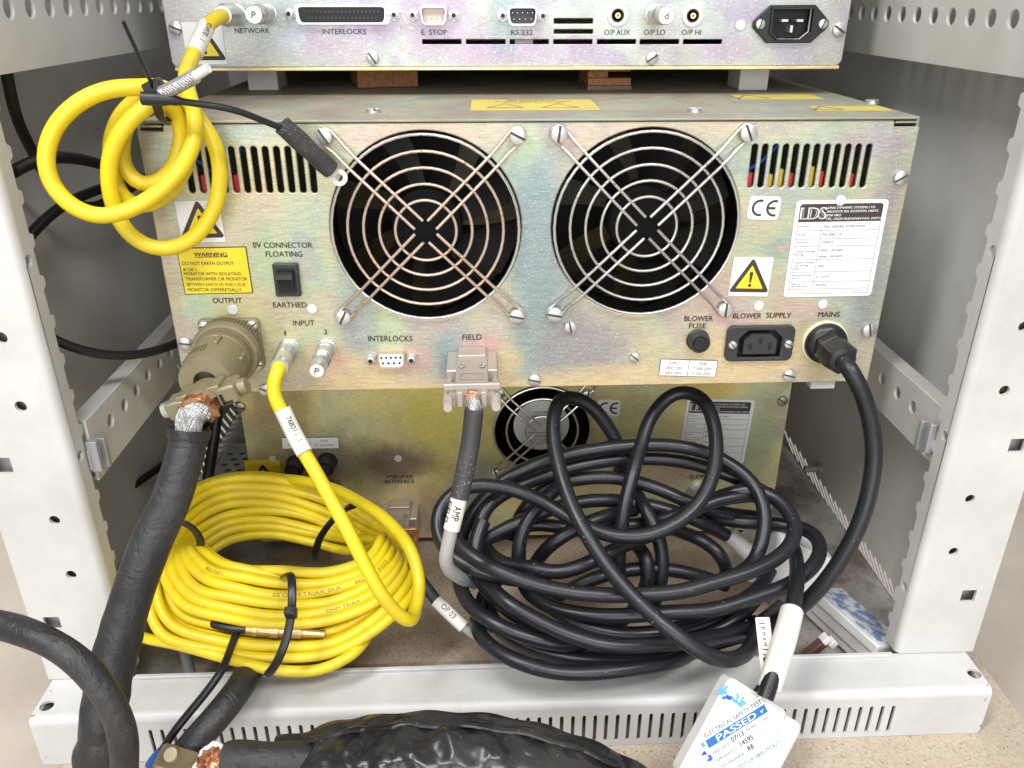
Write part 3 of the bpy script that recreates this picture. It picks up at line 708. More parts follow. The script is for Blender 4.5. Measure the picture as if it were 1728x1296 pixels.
def rating_label(parent, fr, product, rows):
    st = sticker('rating_label', parent, fr, PRINT_W, .0022)
    mb = MB(); u0, u1 = .045, .95
    fpoly(mb, fr, [(u0, .785), (u1, .785), (u1, .945), (u1 - .02, .965), (u0 + .02, .965), (u0, .945)], .00025)
    mb.obj('header_band', INK_BR, st)
    mb = MB(); mw = MB()
    ftext(mw, fr, 'LDS', .065, .815, .27, .115, .055, 0.0, .0004); mw.obj('emblem', INK_W, st)
    mi = MB()                                                   # dark inline strokes of the outlined emblem
    ftext(mi, fr, 'LDS', .072, .822, .255, .10, -.012, 0.0, .00045); mi.obj('emblem_outline', INK_G, st)
    mw = MB()
    for k, (t, wd) in enumerate((('LING DYNAMIC SYSTEMS LTD.', .52), ('BALDOCK RD, ROYSTON, HERTS.', .56), ('SG8 5BQ.', .16), ('TEL: UK(01763)242424 FAX: 249715', .61))):
        ftext(mw, fr, t, .345, .915 - k * .037, wd, .021, .02, .2, .0004)
    mw.obj('lettering', INK_W, st)
    lines = [.697, .612, .538, .398, .268, .164, .085]
    for v in lines: fline(mb, fr, u0, v, u1, v, .00022)
    fline(mb, fr, u0, .035, u1, .035, .00022); fline(mb, fr, u0, .035, u0, .785, .00022); fline(mb, fr, u1, .035, u1, .785, .00022); fline(mb, fr, .315, .11, .315, .76, .00024)
    mb.obj('table_rules', INK_G, st)
    mb = MB()
    for t, v, wd in (('Product', .735, .115), ('Model', .65, .085), ('Serial No.', .57, .125), ('Supply Voltage', .478, .22), ('Rating', .445, .09), ('Supply Voltage', .362, .22), ('Tap Setting', .33, .165), ('±6%', .298, .06), ('Maximum Input', .225, .225), ('kVA', .195, .06), ('Date of', .135, .105), ('Manufacture', .108, .18)):
        ftext(mb, fr, t, .065, v, wd, .0155, .012)
    for t, v, wd in rows: ftext(mb, fr, t, .335, v, wd, .023, .006)
    mb.obj('lettering', INK_G, st)
    mb = MB(); ftext(mb, fr, 'Made in England', .63, .052, .26, .022); mb.obj('lettering', INK_LG, st)
    return st
def dshape(w_, h_, r, taper=.12):
    """D outline centred on 0: wider at the top"""
    t = h_ * taper; c = [(-w_ / 2, h_ / 2), (w_ / 2, h_ / 2), (w_ / 2 - t, -h_ / 2), (-w_ / 2 + t, -h_ / 2)]; out = []
    for k in range(4):
        p = np.array(c[k]); a = np.array(c[k - 1]) - p; b = np.array(c[(k + 1) % 4]) - p
        a = p + a / np.linalg.norm(a) * r; b = p + b / np.linalg.norm(b) * r
        for s_ in np.linspace(0, 1, 5): out.append(tuple((1 - s_) ** 2 * a + 2 * s_ * (1 - s_) * p + s_ * s_ * b))
    return out
def dsub(parent, Y, x0, x1, y0, y1, jacks, ins_mat, contact_mat, n1, n2, deep=.006, male=False, rim=None):
    A = aty(x0, y0, Y); B = aty(x1, y1, Y); c = (A + B) / 2; wd = B[0] - A[0]; h = A[2] - B[2]
    mb = MB(); l0 = dshape(wd, h, h * .28); l1 = dshape(wd * .955 - .001, h * .84, h * .24)
    o = np.array([c[0], Y, c[2]])
    mb.ringprism(l0, l1, o, UX, UZ, -UY, deep)
    lf = dshape(wd * 1.05, h * 1.10, h * .3); mb.ringprism(lf, l1, o, UX, UZ, -UY, .0009)
    sh = mb.obj('data_connector', rim or NICKEL, parent)
    mb = MB(); mb.prism(dshape(wd * .94 - .001, h * .82, h * .22), o - UY * .0002, UX, UZ, -UY, deep * .25 if male else deep * .9)
    mb.obj('insert', ins_mat, sh)
    mb = MB(); iw = wd * .83; d0 = deep * .25 if male else deep * .9
    for row, n_ in ((.17, n1), (-.17, n2)):
        for k in range(n_):
            p = o + UX * (iw * ((k + .5) / n_ - .5) * (1 if row > 0 else .93)) + UZ * row * h
            if male: mb.cyl(p - UY * d0, p - UY * (deep * .9), .0005, .0003, 8)
            else: mb.cyl(p - UY * (d0 - .0002), p - UY * (d0 + .00045), min(.00075, iw / n_ * .36), None, 10)
    mb.obj('contacts', contact_mat, sh)
    for jx, jy in jacks:
        p = aty(jx, jy, Y); mb = MB()
        mb.lathe([(0, .0036), (.0025, .0036)], p, -UY, 6); mb.lathe([(.0025, .0027), (.006, .0027), (.0062, .0023)], p, -UY, 18)
        j = mb.obj('jackscrew', NICKEL, sh); mb = MB(); mb.cyl(p - UY * .006, p - UY * .0064, .0014, None, 12); mb.obj('bore', DARK, sh)
    return sh
def fan(parent, cx, cz, Y, R_, blades=7, hubr=.02, ms=None):
    f = MB(); f.ringprism(circ(0, 0, R_ + .004, 40), circ(0, 0, R_ + .0004, 40), (cx, Y + .003, cz), UX, UZ, UY, .024)
    fo = f.obj('fan', FANBLK, parent)
    hb = MB(); hb.lathe([(0, hubr * .94), (.0015, hubr), (.02, hubr)], (cx, Y + .0065, cz), UY, 36); hb.obj('hub', FANBLK, fo)
    for k in range(blades):
        a = 2 * math.pi * k / blades + .4; mb = MB(); vs = []
        for i in range(7):
            rad = hubr + (R_ - .002 - hubr) * i / 6
            for j in range(5):
                t = a + (j / 4 - .5) * .62 + .18 * i / 6
                vs.append((cx + rad * math.cos(t), Y + .010 + .013 * j / 4, cz + rad * math.sin(t)))
        mb.add(vs, [(i * 5 + j, i * 5 + j + 1, i * 5 + j + 6, i * 5 + j + 5) for i in range(6) for j in range(4)]); mb.obj('blade', FANBLK, fo)
    return fo
def guard(parent, cx, cz, Y, radii, corner, gap, inner, m_, ms_, wr=.00105):
    g_ = MB(); k0 = radii[-1]
    ring = lambda r, yo: [(cx + r * math.cos(t), Y - yo, cz + r * math.sin(t)) for t in np.linspace(0, 2 * math.pi, 49)[:-1]]
    g_.tube(ring(radii[-1], .0035), wr, 8, True); go = g_.obj('fan_guard', ms_, parent)
    for r in radii[:-1]:
        mb = MB(); mb.tube(ring(r, .0035), wr, 8, True); mb.obj('ring', m_, go)
    for sx in (-1, 1):
        for sz in (-1, 1):
            d = np.array([sx, 0, sz]) / math.sqrt(2); q = np.array([-d[2], 0, d[0]]); C_ = np.array([cx, Y, cz]); e = C_ + np.array([sx, 0, sz]) * corner
            L_ = corner * math.sqrt(2); pts = []
            pts.append(C_ + d * inner + q * gap / 2 - UY * .0055); pts.append(C_ + d * (L_ - .016) + q * gap / 2 - UY * .0055)
            pts.append(C_ + d * (L_ - .010) + q * gap / 2 - UY * .003)
            for t in np.linspace(0, math.pi, 9): pts.append(e + (q * math.cos(t) + d * math.sin(t)) * (gap / 2 + .0008) - UY * .0016)
            pts.append(C_ + d * (L_ - .010) - q * gap / 2 - UY * .003); pts.append(C_ + d * (L_ - .016) - q * gap / 2 - UY * .0055)
            pts.append(C_ + d * inner - q * gap / 2 - UY * .0055)
            mb = MB(); mb.tube(pts, wr * 1.05, 8); mb.obj('wire', m_, go)
    return go

# ------------------------------------------------------------------ main amplifier (middle unit), rear panel at Y=0
AW, AH = 0.4334, 0.1631
amp = thing('power_amplifier', 'middle unit with two big round fan guards and a yellow WARNING label on zinc panel', 'amplifier', (0, 0.2, 0))
FANS = ((-.0624, .1027), (.0652, .1036)); FR = .0552
holes = [circ(cx, cz, FR, 56) for cx, cz in FANS]
def px_slots(Y, xb0, xb1, n, yt, yb, w_, xt0=None):
    out = []; ctr = []
    for k in range(n):
        x = xb0 + (xb1 - xb0) * k / (n - 1); p = aty(x, yb, Y); q = aty(x, yt, Y)
        out.append(rr(p[0] - w_, p[2], p[0] + w_, q[2] - 0, w_ * .98, 4)); ctr.append((p[0], p[2], q[2]))
    return out, ctr
slL, cL = px_slots(0, 325, 531, 12, 247, 326, .00175); slR, cR = px_slots(0, 1266, 1455, 12, 243, 317, .00175)
x0, x1 = -AW / 2, AW / 2; zt = AH - .0012; nR = aty(1512, 198, 0)[0]; nL = aty(272, 205, 0)[0]
outer = [(x0 + .001, 0), (x1 - .001, 0), (x1, .001), (x1, zt - .004), (x1 - .0012, zt - .0036), (nR, zt - .0036), (nR, zt - .001), (nR - .001, zt), (nL + .001, zt), (nL, zt - .001), (nL, zt - .0036), (x0 + .0012, zt - .0036), (x0, zt - .004), (x0, .001)]
def octo(w_, h_, ch, low=False):
    return [(-w_ / 2, -h_ / 2), (w_ / 2, -h_ / 2), (w_ / 2, h_ / 2 - ch), (w_ / 2 - ch, h_ / 2), (-w_ / 2 + ch, h_ / 2), (-w_ / 2, h_ / 2 - ch)]
bo_c = (aty(1217.5, 543, 0) + aty(1348, 540.5, 0) + aty(1343, 613, 0) + aty(1212.5, 612, 0)) / 4
bo_h = [[(bo_c[0] + p[0], bo_c[2] + p[1]) for p in octo(.0290, .0200, .0055)]]
panel = plate('rear_panel', outer, holes + slL + slR + bo_h, 'xz', 0, .0022, ZINC, amp, bevel=.0007)
box_case(amp, x0, x1, .0023, .40, 0, AH - .0012, ZINC, top=False)
for cx, cz in FANS: pass
cover = plate('top_cover', rr(x0 + .0025, -.0012, x1 - .0012, .40, .0015), [], 'xy', AH + .0006, .0014, ZINC_DUST, amp, bevel=.0005)
for a, b in ((nR + .0006, x1 - .0018), (x0 + .0018, nL - .0006)):
    mb = MB(); mb.box(((a + b) / 2, .0035, zt - .0012), (b - a, .006, .0011)); mb.obj('corner_tab', ZINC, amp)
# wires and terminals seen behind the slots
def slot_wire(c, m_, frac, name='terminal_sleeve', dy=.006):
    mb = MB(); z1 = c[1] + (c[2] - c[1]) * frac
    mb.box((c[0], dy, (c[1] + z1) / 2 - .002), (.0042, .004, z1 - c[1] + .003), bev=.0008); mb.obj(name, m_, amp)
for k, m_, f_ in ((0, REDW, .34), (2, YELW, .30), (3, YELW, .42), (4, REDW, .33), (6, YELW, .48), (7, REDW, .37), (10, REDW, .32)): slot_wire(cR[k], m_, f_)
for k, m_, f_ in ((1, REDW, .38), (4, REDW, .38)): slot_wire(cL[k], m_, f_)
def inner_wire(pts, m_, r=.0011):
    mb = MB(); mb.tube(spline(pts, .004), r, 8); mb.obj('wire', m_, amp)
zz = lambda c, f: c[1] + (c[2] - c[1]) * f
inner_wire([(cR[0][0], .012, zz(cR[0], .3)), (cR[1][0], .010, zz(cR[1], .45)), (cR[2][0], .009, zz(cR[2], .72)), (cR[3][0], .012, zz(cR[3], .95))], BLUEW)
inner_wire([(cR[4][0] - .001, .008, zz(cR[4], .3)), (cR[4][0], .009, zz(cR[4], .6)), (cR[4][0] + .001, .012, zz(cR[4], .95))], BLUEW)
inner_wire([(cR[7][0], .010, zz(cR[7], .35)), (cR[7][0] + .0005, .011, zz(cR[7], 1))], THINBLK)
inner_wire([(cL[4][0], .009, zz(cL[4], .3)), (cL[4][0] + .0003, .010, zz(cL[4], .66)), (cL[4][0] + .002, .014, zz(cL[4], 1))], BLUEW)
inner_wire([(cL[0][0], .009, zz(cL[0], .7)), (cL[1][0], .009, zz(cL[1], .55)), (cL[2][0], .012, zz(cL[2], .2))], BLUEW)
inner_wire([(cL[8][0], .010, zz(cL[8], .1)), (cL[8][0] - .0008, .011, zz(cL[8], .5)), (cL[8][0] + .001, .013, zz(cL[8], 1))], BLUEW, .0008)
for (cx, cz), gm, om in ((FANS[0], STEEL_PINK, STEEL), (FANS[1], STEEL, STEEL)):
    fan(amp, cx, cz, .0015, FR, 7, .021)
    guard(amp, cx, cz, 0, (.0175, .0266, .0356, .0446, .0536), .0525, .0068, .0054, gm, om, .00088)
screws(amp, -.002, [(547, 230, 14.5), (874, 229, 14.5), (579, 535, 13.5), (872, 533, 13), (943, 226, 14.5), (1262, 224, 14.5), (936, 530, 13.5), (1223, 522, 13)])
screws(amp, 0, [(313, 578, 11), (962, 551, 10.5), (902, 640, 11), (1331, 632, 11), (1465, 556, 12), (1519, 299, 12.5), (448, 656, 10), (1071, 602, 9)])
screws(amp, 0, [(393, 522, 9), (527, 521, 8.5), (1280, 516, 8.5), (1388, 513, 8.5), (1418, 338, 9)], RVM, 'rivet')
for x, y in ((630, 187), (1172, 186), (1471, 172)):
    p = at(x, y + 3, 2, AH + .0006); inst('screw', SCM, amp, p, (math.pi / -2, 0, random.uniform(0, 3)), .0042)
for t, a, b, yt, yb in (('0V CONNECTOR', 427.5, 527.5, 409, 418), ('FLOATING', 449, 510.5, 424, 433), ('EARTHED', 461.5, 518, 510, 518.5), ('OUTPUT', 359.5, 409, 502.5, 511), ('INPUT', 495.5, 531, 540.5, 549), ('1', 480.5, 483, 558, 565.5), ('2', 547, 553, 556, 564), ('INTERLOCKS', 621.5, 696, 566.5, 575.5), ('FIELD', 780.5, 813, 564, 573)):
    ptext(t, a, b, yt, yb, 0, panel, INK)
for t, a, b, yt, yb in (('BLOWER', 1154.5, 1202.5, 533, 541.5), ('FUSE', 1162.5, 1191, 545.5, 553.5), ('BLOWER', 1236.5, 1284, 528.5, 537), ('SUPPLY', 1292.5, 1334.5, 527.5, 536), ('MAINS', 1380, 1416, 526, 534.5)):
    ptext(t, a, b, yt, yb, 0, panel, INK_RED, .012)
# stickers
fr = pxframe(0, (295, 339), (369, 338), (381.5, 407.5), (308, 410)); st = sticker('warning_sticker', amp, fr, PRINT_W); warn_triangle(st, fr, size=.50, cv=.42)
fr = pxframe(0, (1237.5, 433), (1305, 434), (1295, 499.6), (1229, 499)); st = sticker('warning_sticker', amp, fr, PRINT_W); warn_triangle(st, fr, size=.50, cv=.40)
fr = pxframe(0, (1264.5, 330), (1318.5, 331.5), (1312.5, 371), (1260.5, 369.5)); st = sticker('approval_sticker', amp, fr, PRINT_W, .0022); ce_mark(st, fr)
fr = pxframe(0, (1344.5, 338), (1500, 336), (1469, 498), (1321, 501.5))
rating_label(amp, fr, '', (('PAL SERIES AMPLIFIER', .725, .455), ('PA1000L CE', .645, .215), ('72902/2', .565, .128), ('50Hz: 120/240V', .482, .26), ('60Hz: 120/240V', .418, .26), ('240v', .32, .075), ('3.11kVA', .205, .145), ('19/07/01', .115, .135)))
fr = pxframe(0, (299.5, 418), (415.8, 415.8), (427, 494), (310.8, 496.8)); st = sticker('warning_label', amp, fr, INK, .0002)
mb = MB(); mb.prism([(0, 0), (float(fr.w) - .001, 0), (float(fr.w) - .001, float(fr.h) - .001), (0, float(fr.h) - .001)], fr.P(0, 0, .0002) + fr.ux * .0005 + fr.uz * .0005, fr.ux, fr.uz, fr.n, .0001); mb.obj('label_face', PRINT_Y, st)
for t, a, b, yt, yb, bo in (('WARNING', 328.5, 384, 425.5, 432, .035), ('DO NOT EARTH OUTPUT', 308.5, 395.5, 441, 446.5, .008), ('B OR I.', 311, 334, 452, 457, .008), ('MONITOR WITH ISOLATING', 311.5, 407.5, 458.7, 464, .008), ('TRANSFORMER OR MONITOR', 314, 418, 467.3, 472.7, .008), ('BETWEEN EARTH (F) AND I, ELSE', 316.5, 415, 476.7, 482, 0), ('MONITOR DIFFERETIALLY.', 317.8, 410, 485.7, 491, .008)):
    ptext(t, a, b, yt, yb, 0, st, INK, bo, .00072)
mb = MB(); A = aty(329, 434, 0) - UY * .00072; B = aty(385, 433.4, 0) - UY * .00072; mb.add([A, B, B + UZ * .0004, A + UZ * .0004], [(0, 1, 2, 3)], False); mb.obj('underline', INK, st)
def fuse_label(parent, Y, c4, left, right, rows_v):
    fr = pxframe(Y, *c4); st = sticker('fuse_label', parent, fr, INK, .0002)
    mb = MB(); mb.prism([(0, 0), (float(fr.w) - .0006, 0), (float(fr.w) - .0006, float(fr.h) - .0006), (0, float(fr.h) - .0006)], fr.P(0, 0, .0002) + fr.ux * .0003 + fr.uz * .0003, fr.ux, fr.uz, fr.n, .0001); mb.obj('label_face', PRINT_W, st)
    mb = MB(); fline(mb, fr, .5, 0, .5, 1, .0003, .0004)
    for (t, wd), v in zip(left, rows_v): ftext(mb, fr, t, .25 - wd / 2, v, wd, .17, 0, .1, .0004)
    for (t, wd), v in zip(right, rows_v): ftext(mb, fr, t, .75 - wd / 2, v, wd, .17, 0, .1, .0004)
    mb.obj('lettering', INK_G, st)
fuse_label(amp, 0, ((1115, 605.5), (1211, 607.5), (1207, 636), (1111, 633)), (('SUPPLY', .20), ('100V/120V', .30), ('200V/240V', .30)), (('FUSE', .13), ('T 20A 250V', .33), ('T 10A 250V', .33)), (.70, .40, .11))
# rocker switch
A = aty(459.5, 442, 0); B = aty(510, 499, 0); C0 = (aty(459.5, 442, 0) + aty(504.5, 441, 0) + aty(510, 499, 0) + aty(467, 500, 0)) / 4
sw = MB(); SWW, SWH = .0148, .0203; SWX = np.array([C0[0], 0, C0[2]])
sw.box(SWX - UY * .0015, (SWW, .0032, SWH), bev=.0012); swo = sw.obj('rocker_switch', PLASTIC_G, amp)
mb = MB(); lp = [(-.0066, -.0002), (.0066, -.0002), (.0066, .003), (.0055, .0062), (.0030, .0066), (.0010, .0030), (-.0045, .0012), (-.0066, .0010)]
mb.prism([(p[1], p[0]) for p in lp], SWX + np.array([-.0047, -.0031, -.0004]), -UY, UZ, UX, .0094); mb.obj('rocker', PLASTIC, swo)
mb = MB(); mb.ringprism(rr(-.0054, -.0076, .0054, .0074, .0012), rr(-.0048, -.0069, .0048, .0067, .0010), SWX - UY * .0031, UX, UZ, -UY, .0007); mb.obj('bezel', PLASTIC, swo)
# output socket flange
c0 = aty(393, 579, 0); OX, OZ = c0[0], c0[2]; OC = np.array([OX, 0, OZ])
soc = plate('output_socket', [(OX + p[0], OZ + p[1]) for p in rr(-.0182, -.0165, .0182, .0165, .003)], [], 'xz', -.0032, .003, OLIVE, amp, bevel=.0007)
for sx in (-1, 1):
    for sz in (-1, 1): inst('screw', SCM, soc, OC + np.array([sx * .0142, -.0033, sz * .0128]), (0, random.uniform(0, 3), 0), .0032)
# input sockets
def coax_socket(parent, p, d, r=.0058, L_=.010):
    mb = MB(); mb.lathe([(0, r * 1.12), (.0012, r * 1.12), (.0014, r), (L_ * .4, r), (L_ * .42, r * .92), (L_, r * .92)], p, d, 28); return mb.obj('coax_socket', NICKEL, parent)
def capped(parent, px, py, Y, px2, py2, mark, rot=0.0, r=.0056):
    """coax socket with a silver cap pushed on; mark written on the cap"""
    p = aty(px, py, Y); e = at(px2, py2, 2, p[2]); Ln = float(Y - e[1]); Ln = max(.012, min(.034, Ln * 1.05))
    s_ = coax_socket(parent, p, -UY, r, Ln * .45); mb = MB()
    n = 6; prof = [(Ln * .45, r * 1.02)]
    for k in range(n): prof += [(Ln * (.46 + .22 * k / n), r * .90), (Ln * (.46 + .22 * (k + .5) / n), r * 1.0)]
    prof += [(Ln * .70, r * .86), (Ln * .72, r * .92), (Ln * .97, r * .92), (Ln, r * .84)]
    mb.lathe(prof, p, -UY, 28); k = mb.obj('cap', NICKEL, s_)
    mb = MB(); mb.lathe([(Ln, r * .74), (Ln + .0002, r * .74)], p, -UY, 24); mb.obj('cap_disc', RIVET, s_)
    mb = MB(); c_, s2 = math.cos(rot), math.sin(rot); ux = UX * c_ + UZ * s2; uz = -UX * s2 + UZ * c_
    text_into(mb, mark, p - UY * (Ln + .0004) - ux * .0012 - uz * .0018, ux, uz, .0024, .0036); mb.obj('lettering', INK, s_)
    return p, Ln
capped(amp, 551, 587, 0, 537, 636, 'P', -.25, .0053)
p1 = aty(488, 587, 0); coax_socket(amp, p1, -UY, .0057, .009)
dsub(amp, 0, 636, 686, 590, 616, ((627, 603), (695, 602)), INK_W, DARK, 5, 4, .005, rim=STEEL_PINK)
# fuse holder
p = aty(1177, 573, 0); mb = MB(); mb.lathe([(0, .0072), (.0015, .0072), (.002, .0066), (.0066, .0064), (.0072, .0060), (.0072, .0052), (.0064, .0050), (.0064, .004)], p, -UY, 32); fh = mb.obj('fuse_holder', PLASTIC_G, amp)
mb = MB(); mb.lathe([(.0062, .0044), (.0072, .0043), (.0076, .0040)], p, -UY, 24); fc = mb.obj('fuse_cap', PLASTIC, fh)
mb = MB(); mb.box(p - UY * .0077, (.0010, .0004, .0062), np.array([[.82, 0, .57], [0, 1, 0], [-.57, 0, .82]])); mb.obj('slot', DARK, fc)
# chassis outlet (three flat slots)
c = (aty(1217.5, 543, 0) + aty(1348, 540.5, 0) + aty(1343, 613, 0) + aty(1212.5, 612, 0)) / 4; c[1] = 0
out = plate('blower_outlet', [(c[0] + p[0], c[2] + p[1]) for p in rr(-.0213, -.0118, .0213, .0118, .004)], [[(c[0] + p[0], c[2] + p[1]) for p in octo(.0272, .0182, .0055)]], 'xz', -.0030, .003, PLASTIC_G, amp, bevel=.0006)
mb = MB(); mb.box(c + UY * .004, (.040, .001, .022)); mb.obj('recess', DARK, out)
mb = MB(); mb.prism(octo(.0205, .0132, .0042), c + UY * .003, UX, UZ, -UY, .0062); ib = mb.obj('outlet_core', PLASTIC_G, out)
mb = MB()
for dx, dz in ((0, .0022), (-.0062, -.0016), (.0062, -.0016)): mb.box(c + np.array([dx, -.0033, dz]), (.0022, .0004, .0040))
mb.obj('pin_slots', DARK, ib)
for sx in (-1, 1): inst('screw', SCM, out, c + np.array([sx * .0176, -.0031, 0]), (0, random.uniform(0, 3), 0), .0026)
# rest foot under the right end of the case
mb = MB(); q = at(1395, 652, 2, -.002); mb.box((q[0], .018, -.0035), (.016, .03, .006), bev=.001); mb.obj('foot', PAINT, amp)
# labels on the top cover
def topframe(c4): 
    f = frame_from([at(x, y, 2, AH + .0006) for x, y in c4], (0, 0, 1)); return _lift(f, .0001)
def small_tri(mb, fr, u, v, s_, lift=.0003):
    for k in range(3):
        a0, a1 = math.radians(90 + 120 * k), math.radians(210 + 120 * k)
        kx = s_ / float(fr.w); ky = s_ / float(fr.h)
        fline(mb, fr, u + kx * math.cos(a0), v + ky * math.sin(a0), u + kx * math.cos(a1), v + ky * math.sin(a1), .0009, lift)
fr = topframe(((796, 169), (990, 168.5), (1021, 186), (794, 187))); st = sticker('caution_label', amp, fr, PRINT_YD, .0002)
mb = MB(); small_tri(mb, fr, .27, .33, .0125); small_tri(mb, fr, .70, .33, .0125); mb.obj('caution_triangle', INK_G, st)
mb = MB()
f2 = Frame(fr.P(1, 1), -fr.ux, -fr.uz, fr.n, fr.w, fr.h)          # printed the other way up
ftext(mb, f2, 'WARNING', .30, .06, .40, .07, .02)
for k, wd in enumerate((.62, .5)): ftext(mb, f2, ('HIGH VOLTAGE INSIDE', 'REFER TO MANUAL')[k], .5 - wd / 2, .20 + .12 * k, wd, .05)
mb.bevel = 0; mb.obj('lettering', INK_G, st)
for c4 in (((1240, 161), (1372, 160), (1386, 167.5), (1243, 168)), ((1368, 180), (1488, 180), (1502, 187), (1372, 187))):
    fr = topframe(c4); st = sticker('caution_label', amp, fr, PRINT_YD, .0002)
    mb = MB(); small_tri(mb, fr, .18, .42, float(fr.h) * .5); mb.obj('caution_triangle', INK_G, st)

# ------------------------------------------------------------------ top unit (controller), rear panel at Y=.11
TY = .112
b0 = aty(850, 118, TY); TZ0 = b0[2]; TX0, TX1 = aty(290, 105, TY)[0], aty(1421, 100, TY)[0]; TH = .132
ctl = thing('control_unit', 'top unit with narrow ventilation slots, data connectors and black mains inlet on pale panel', 'electronic unit', ((TX0 + TX1) / 2, TY + .15, TZ0))
holes = []
for a, b, yt, yb in [(935, 1000.5, 31, 40), (935, 1000.5, 49.5, 57)] + [(712.5, 778.5, 66.5, 74.5), (786.6, 853, 66.5, 74.5), (860.5, 926, 66.5, 74.5), (934, 999.5, 66.5, 74.5), (1008, 1073, 66.5, 74.5), (1080.3, 1145.5, 66.5, 74.5), (1153.3, 1218, 66.5, 74.5)]:
    p = aty(a, yt, TY); q = aty(b, yb, TY); holes.append(rr(p[0], q[2], q[0], p[2], .0004, 2))
iA = aty(1269, 42, TY); iB = aty(1396, 39, TY); ic = (iA + iB) / 2; ihw = (iB - iA)[0] / 2; ihh = (aty(1336, 9, TY) - aty(1336, 73, TY))[2] / 2; ibw = ihw * .63
holes.append([(ic[0] + x * .97, ic[2] + z * .97) for x, z in [(-ibw * .84, ihh * .82), (-ibw * .84, -ihh * .40), (-ibw * .50, -ihh * .80), (ibw * .50, -ihh * .80), (ibw * .84, -ihh * .40), (ibw * .84, ihh * .82)]])
pan = plate('rear_panel', rr(TX0, TZ0 + .0022, TX1, TZ0 + TH, .0042, 6), holes, 'xz', TY, .002, ZINC_BRIGHT, ctl, bevel=.0005)
box_case(ctl, TX0 + .001, TX1 - .001, TY + .0025, TY + .33, TZ0 + .0012, TZ0 + TH, ZINC)
mb = MB(); mb.box(((TX0 + TX1) / 2, TY - .0002, TZ0 + .0011), (TX1 - TX0 - .004, .005, .0021), bev=.0007); mb.obj('bottom_lip', ZINC_OLIVE, ctl)
mb = MB(); q = aty(893, 70, TY); mb.box((q[0] - .003, TY + .012, q[2]), (.012, .006, .008)); mb.obj('circuit_part', CLIPM, ctl)
for xa, xb in ((420, 470), (1246, 1295)):
    p = at(xa, 152.5, 2, AH + .0007); q = at(xb, 152.5, 2, AH + .0007); yf = (p[1] + q[1]) / 2 if xa < 900 else (p[1] + q[1]) / 2
    mb = MB(); z1 = TZ0 + .0011; lp = [(p[0], yf), (q[0], yf), (q[0], yf + .030), (p[0], yf + .030)]
    mb.box(((p[0] + q[0]) / 2, yf + .015, (AH + .0007 + z1) / 2), (q[0] - p[0], .030, z1 - AH - .0008), bev=.0008); mb.obj('foot', PAINT, ctl)
screws(ctl, TY, [(297, 47, 11), (629, 98, 10.5), (1100, 98, 10.5), (1415, 50, 11.5)])
screws(ctl, TY, [(1249, 42.5, 8.5)], RVM, 'rivet')
for t, a, b, yt, yb in (('NETWORK', 397, 455.5, 47.5, 56), ('INTERLOCKS', 545, 618, 49, 57.5), ('E. STOP', 711.5, 754.5, 50, 58.5), ('RS 232', 862.5, 899, 50.7, 59), ('O/P AUX', 1019.5, 1063, 50, 58.7), ('O/P LO', 1086, 1122, 50, 58.7), ('O/P HI', 1150, 1182.5, 50, 58.7)):
    ptext(t, a, b, yt, yb, TY, pan, INK_GREEN, .004)
fr = pxframe(TY, (306, 37), (374, 37), (383.5, 108.5), (317, 108.5)); st = sticker('warning_sticker', ctl, fr, PRINT_W); warn_triangle(st, fr, INK, size=.50, cv=.40)
dsub(ctl, TY, 499, 657, 9, 40, ((490, 23), (666, 24.5)), DARK, PLASTIC_G, 19, 18, .005)
dsub(ctl, TY, 709, 755, 10, 41, ((697, 25), (766, 25.5)), PINKW, STEEL_PINK, 5, 4, .006, True)
dsub(ctl, TY, 856, 906, 11, 42, ((848, 26), (915, 26.3)), PLASTIC_G, NICKEL, 5, 4, .006, True)
p = aty(398, 24, TY); coax_socket(ctl, p, -UY, .0060, .010)
capped(ctl, 450, 23, TY, 427, 27.5, 'P', -.2, .0058)
capped(ctl, 1106, 24.5, TY, 1125, 29, 'd', .05, .0058)
for x, y in ((1042, 26), (1168.5, 26.5)):
    p = aty(x, y, TY); mb = MB(); mb.lathe([(0, .0068), (.0012, .0066), (.0014, .0042), (.0004, .0040)], p, -UY, 32); s_ = mb.obj('coax_socket', RIVET, ctl)
    mb = MB(); mb.lathe([(.0004, .0040), (.0010, .0040), (.0010, .0032), (-.0002, .0030)], p, -UY, 24); mb.obj('socket_well', DARK, s_)
    mb = MB(); mb.lathe([(-.0001, .0020), (.0022, .0018)], p, -UY, 18); mb.obj('contact', GOLD, s_); mb = MB(); mb.cyl(p - UY * .0022, p - UY * .0025, .0006, None, 10); mb.obj('bore', DARK, s_)
# mains inlet
A = aty(1269, 42, TY); B = aty(1396, 39, TY); c = (A + B) / 2; c[1] = TY; hw = (B - A)[0] / 2; hh = (aty(1336, 9, TY) - aty(1336, 73, TY))[2] / 2
bw = hw * .63
lp = [(-hw, .0016), (-hw, -.0016), (-hw + .0018, -.0036), (-bw, -hh + .001), (-bw + .001, -hh), (bw - .001, -hh), (bw, -hh + .001), (hw - .0018, -.0036), (hw, -.0016), (hw, .0016), (hw - .0018, .0036), (bw, hh - .001), (bw - .001, hh), (-bw + .001, hh), (-bw, hh - .001), (-hw + .0018, .0036)]
cav = [(-bw * .84, hh * .82), (-bw * .84, -hh * .40), (-bw * .50, -hh * .80), (bw * .50, -hh * .80), (bw * .84, -hh * .40), (bw * .84, hh * .82)]
inl = plate('mains_inlet', [(c[0] + p[0], c[2] + p[1]) for p in lp], [[(c[0] + p[0], c[2] + p[1]) for p in cav]], 'xz', TY - .0030, .003, PLASTIC, ctl, bevel=.0006)
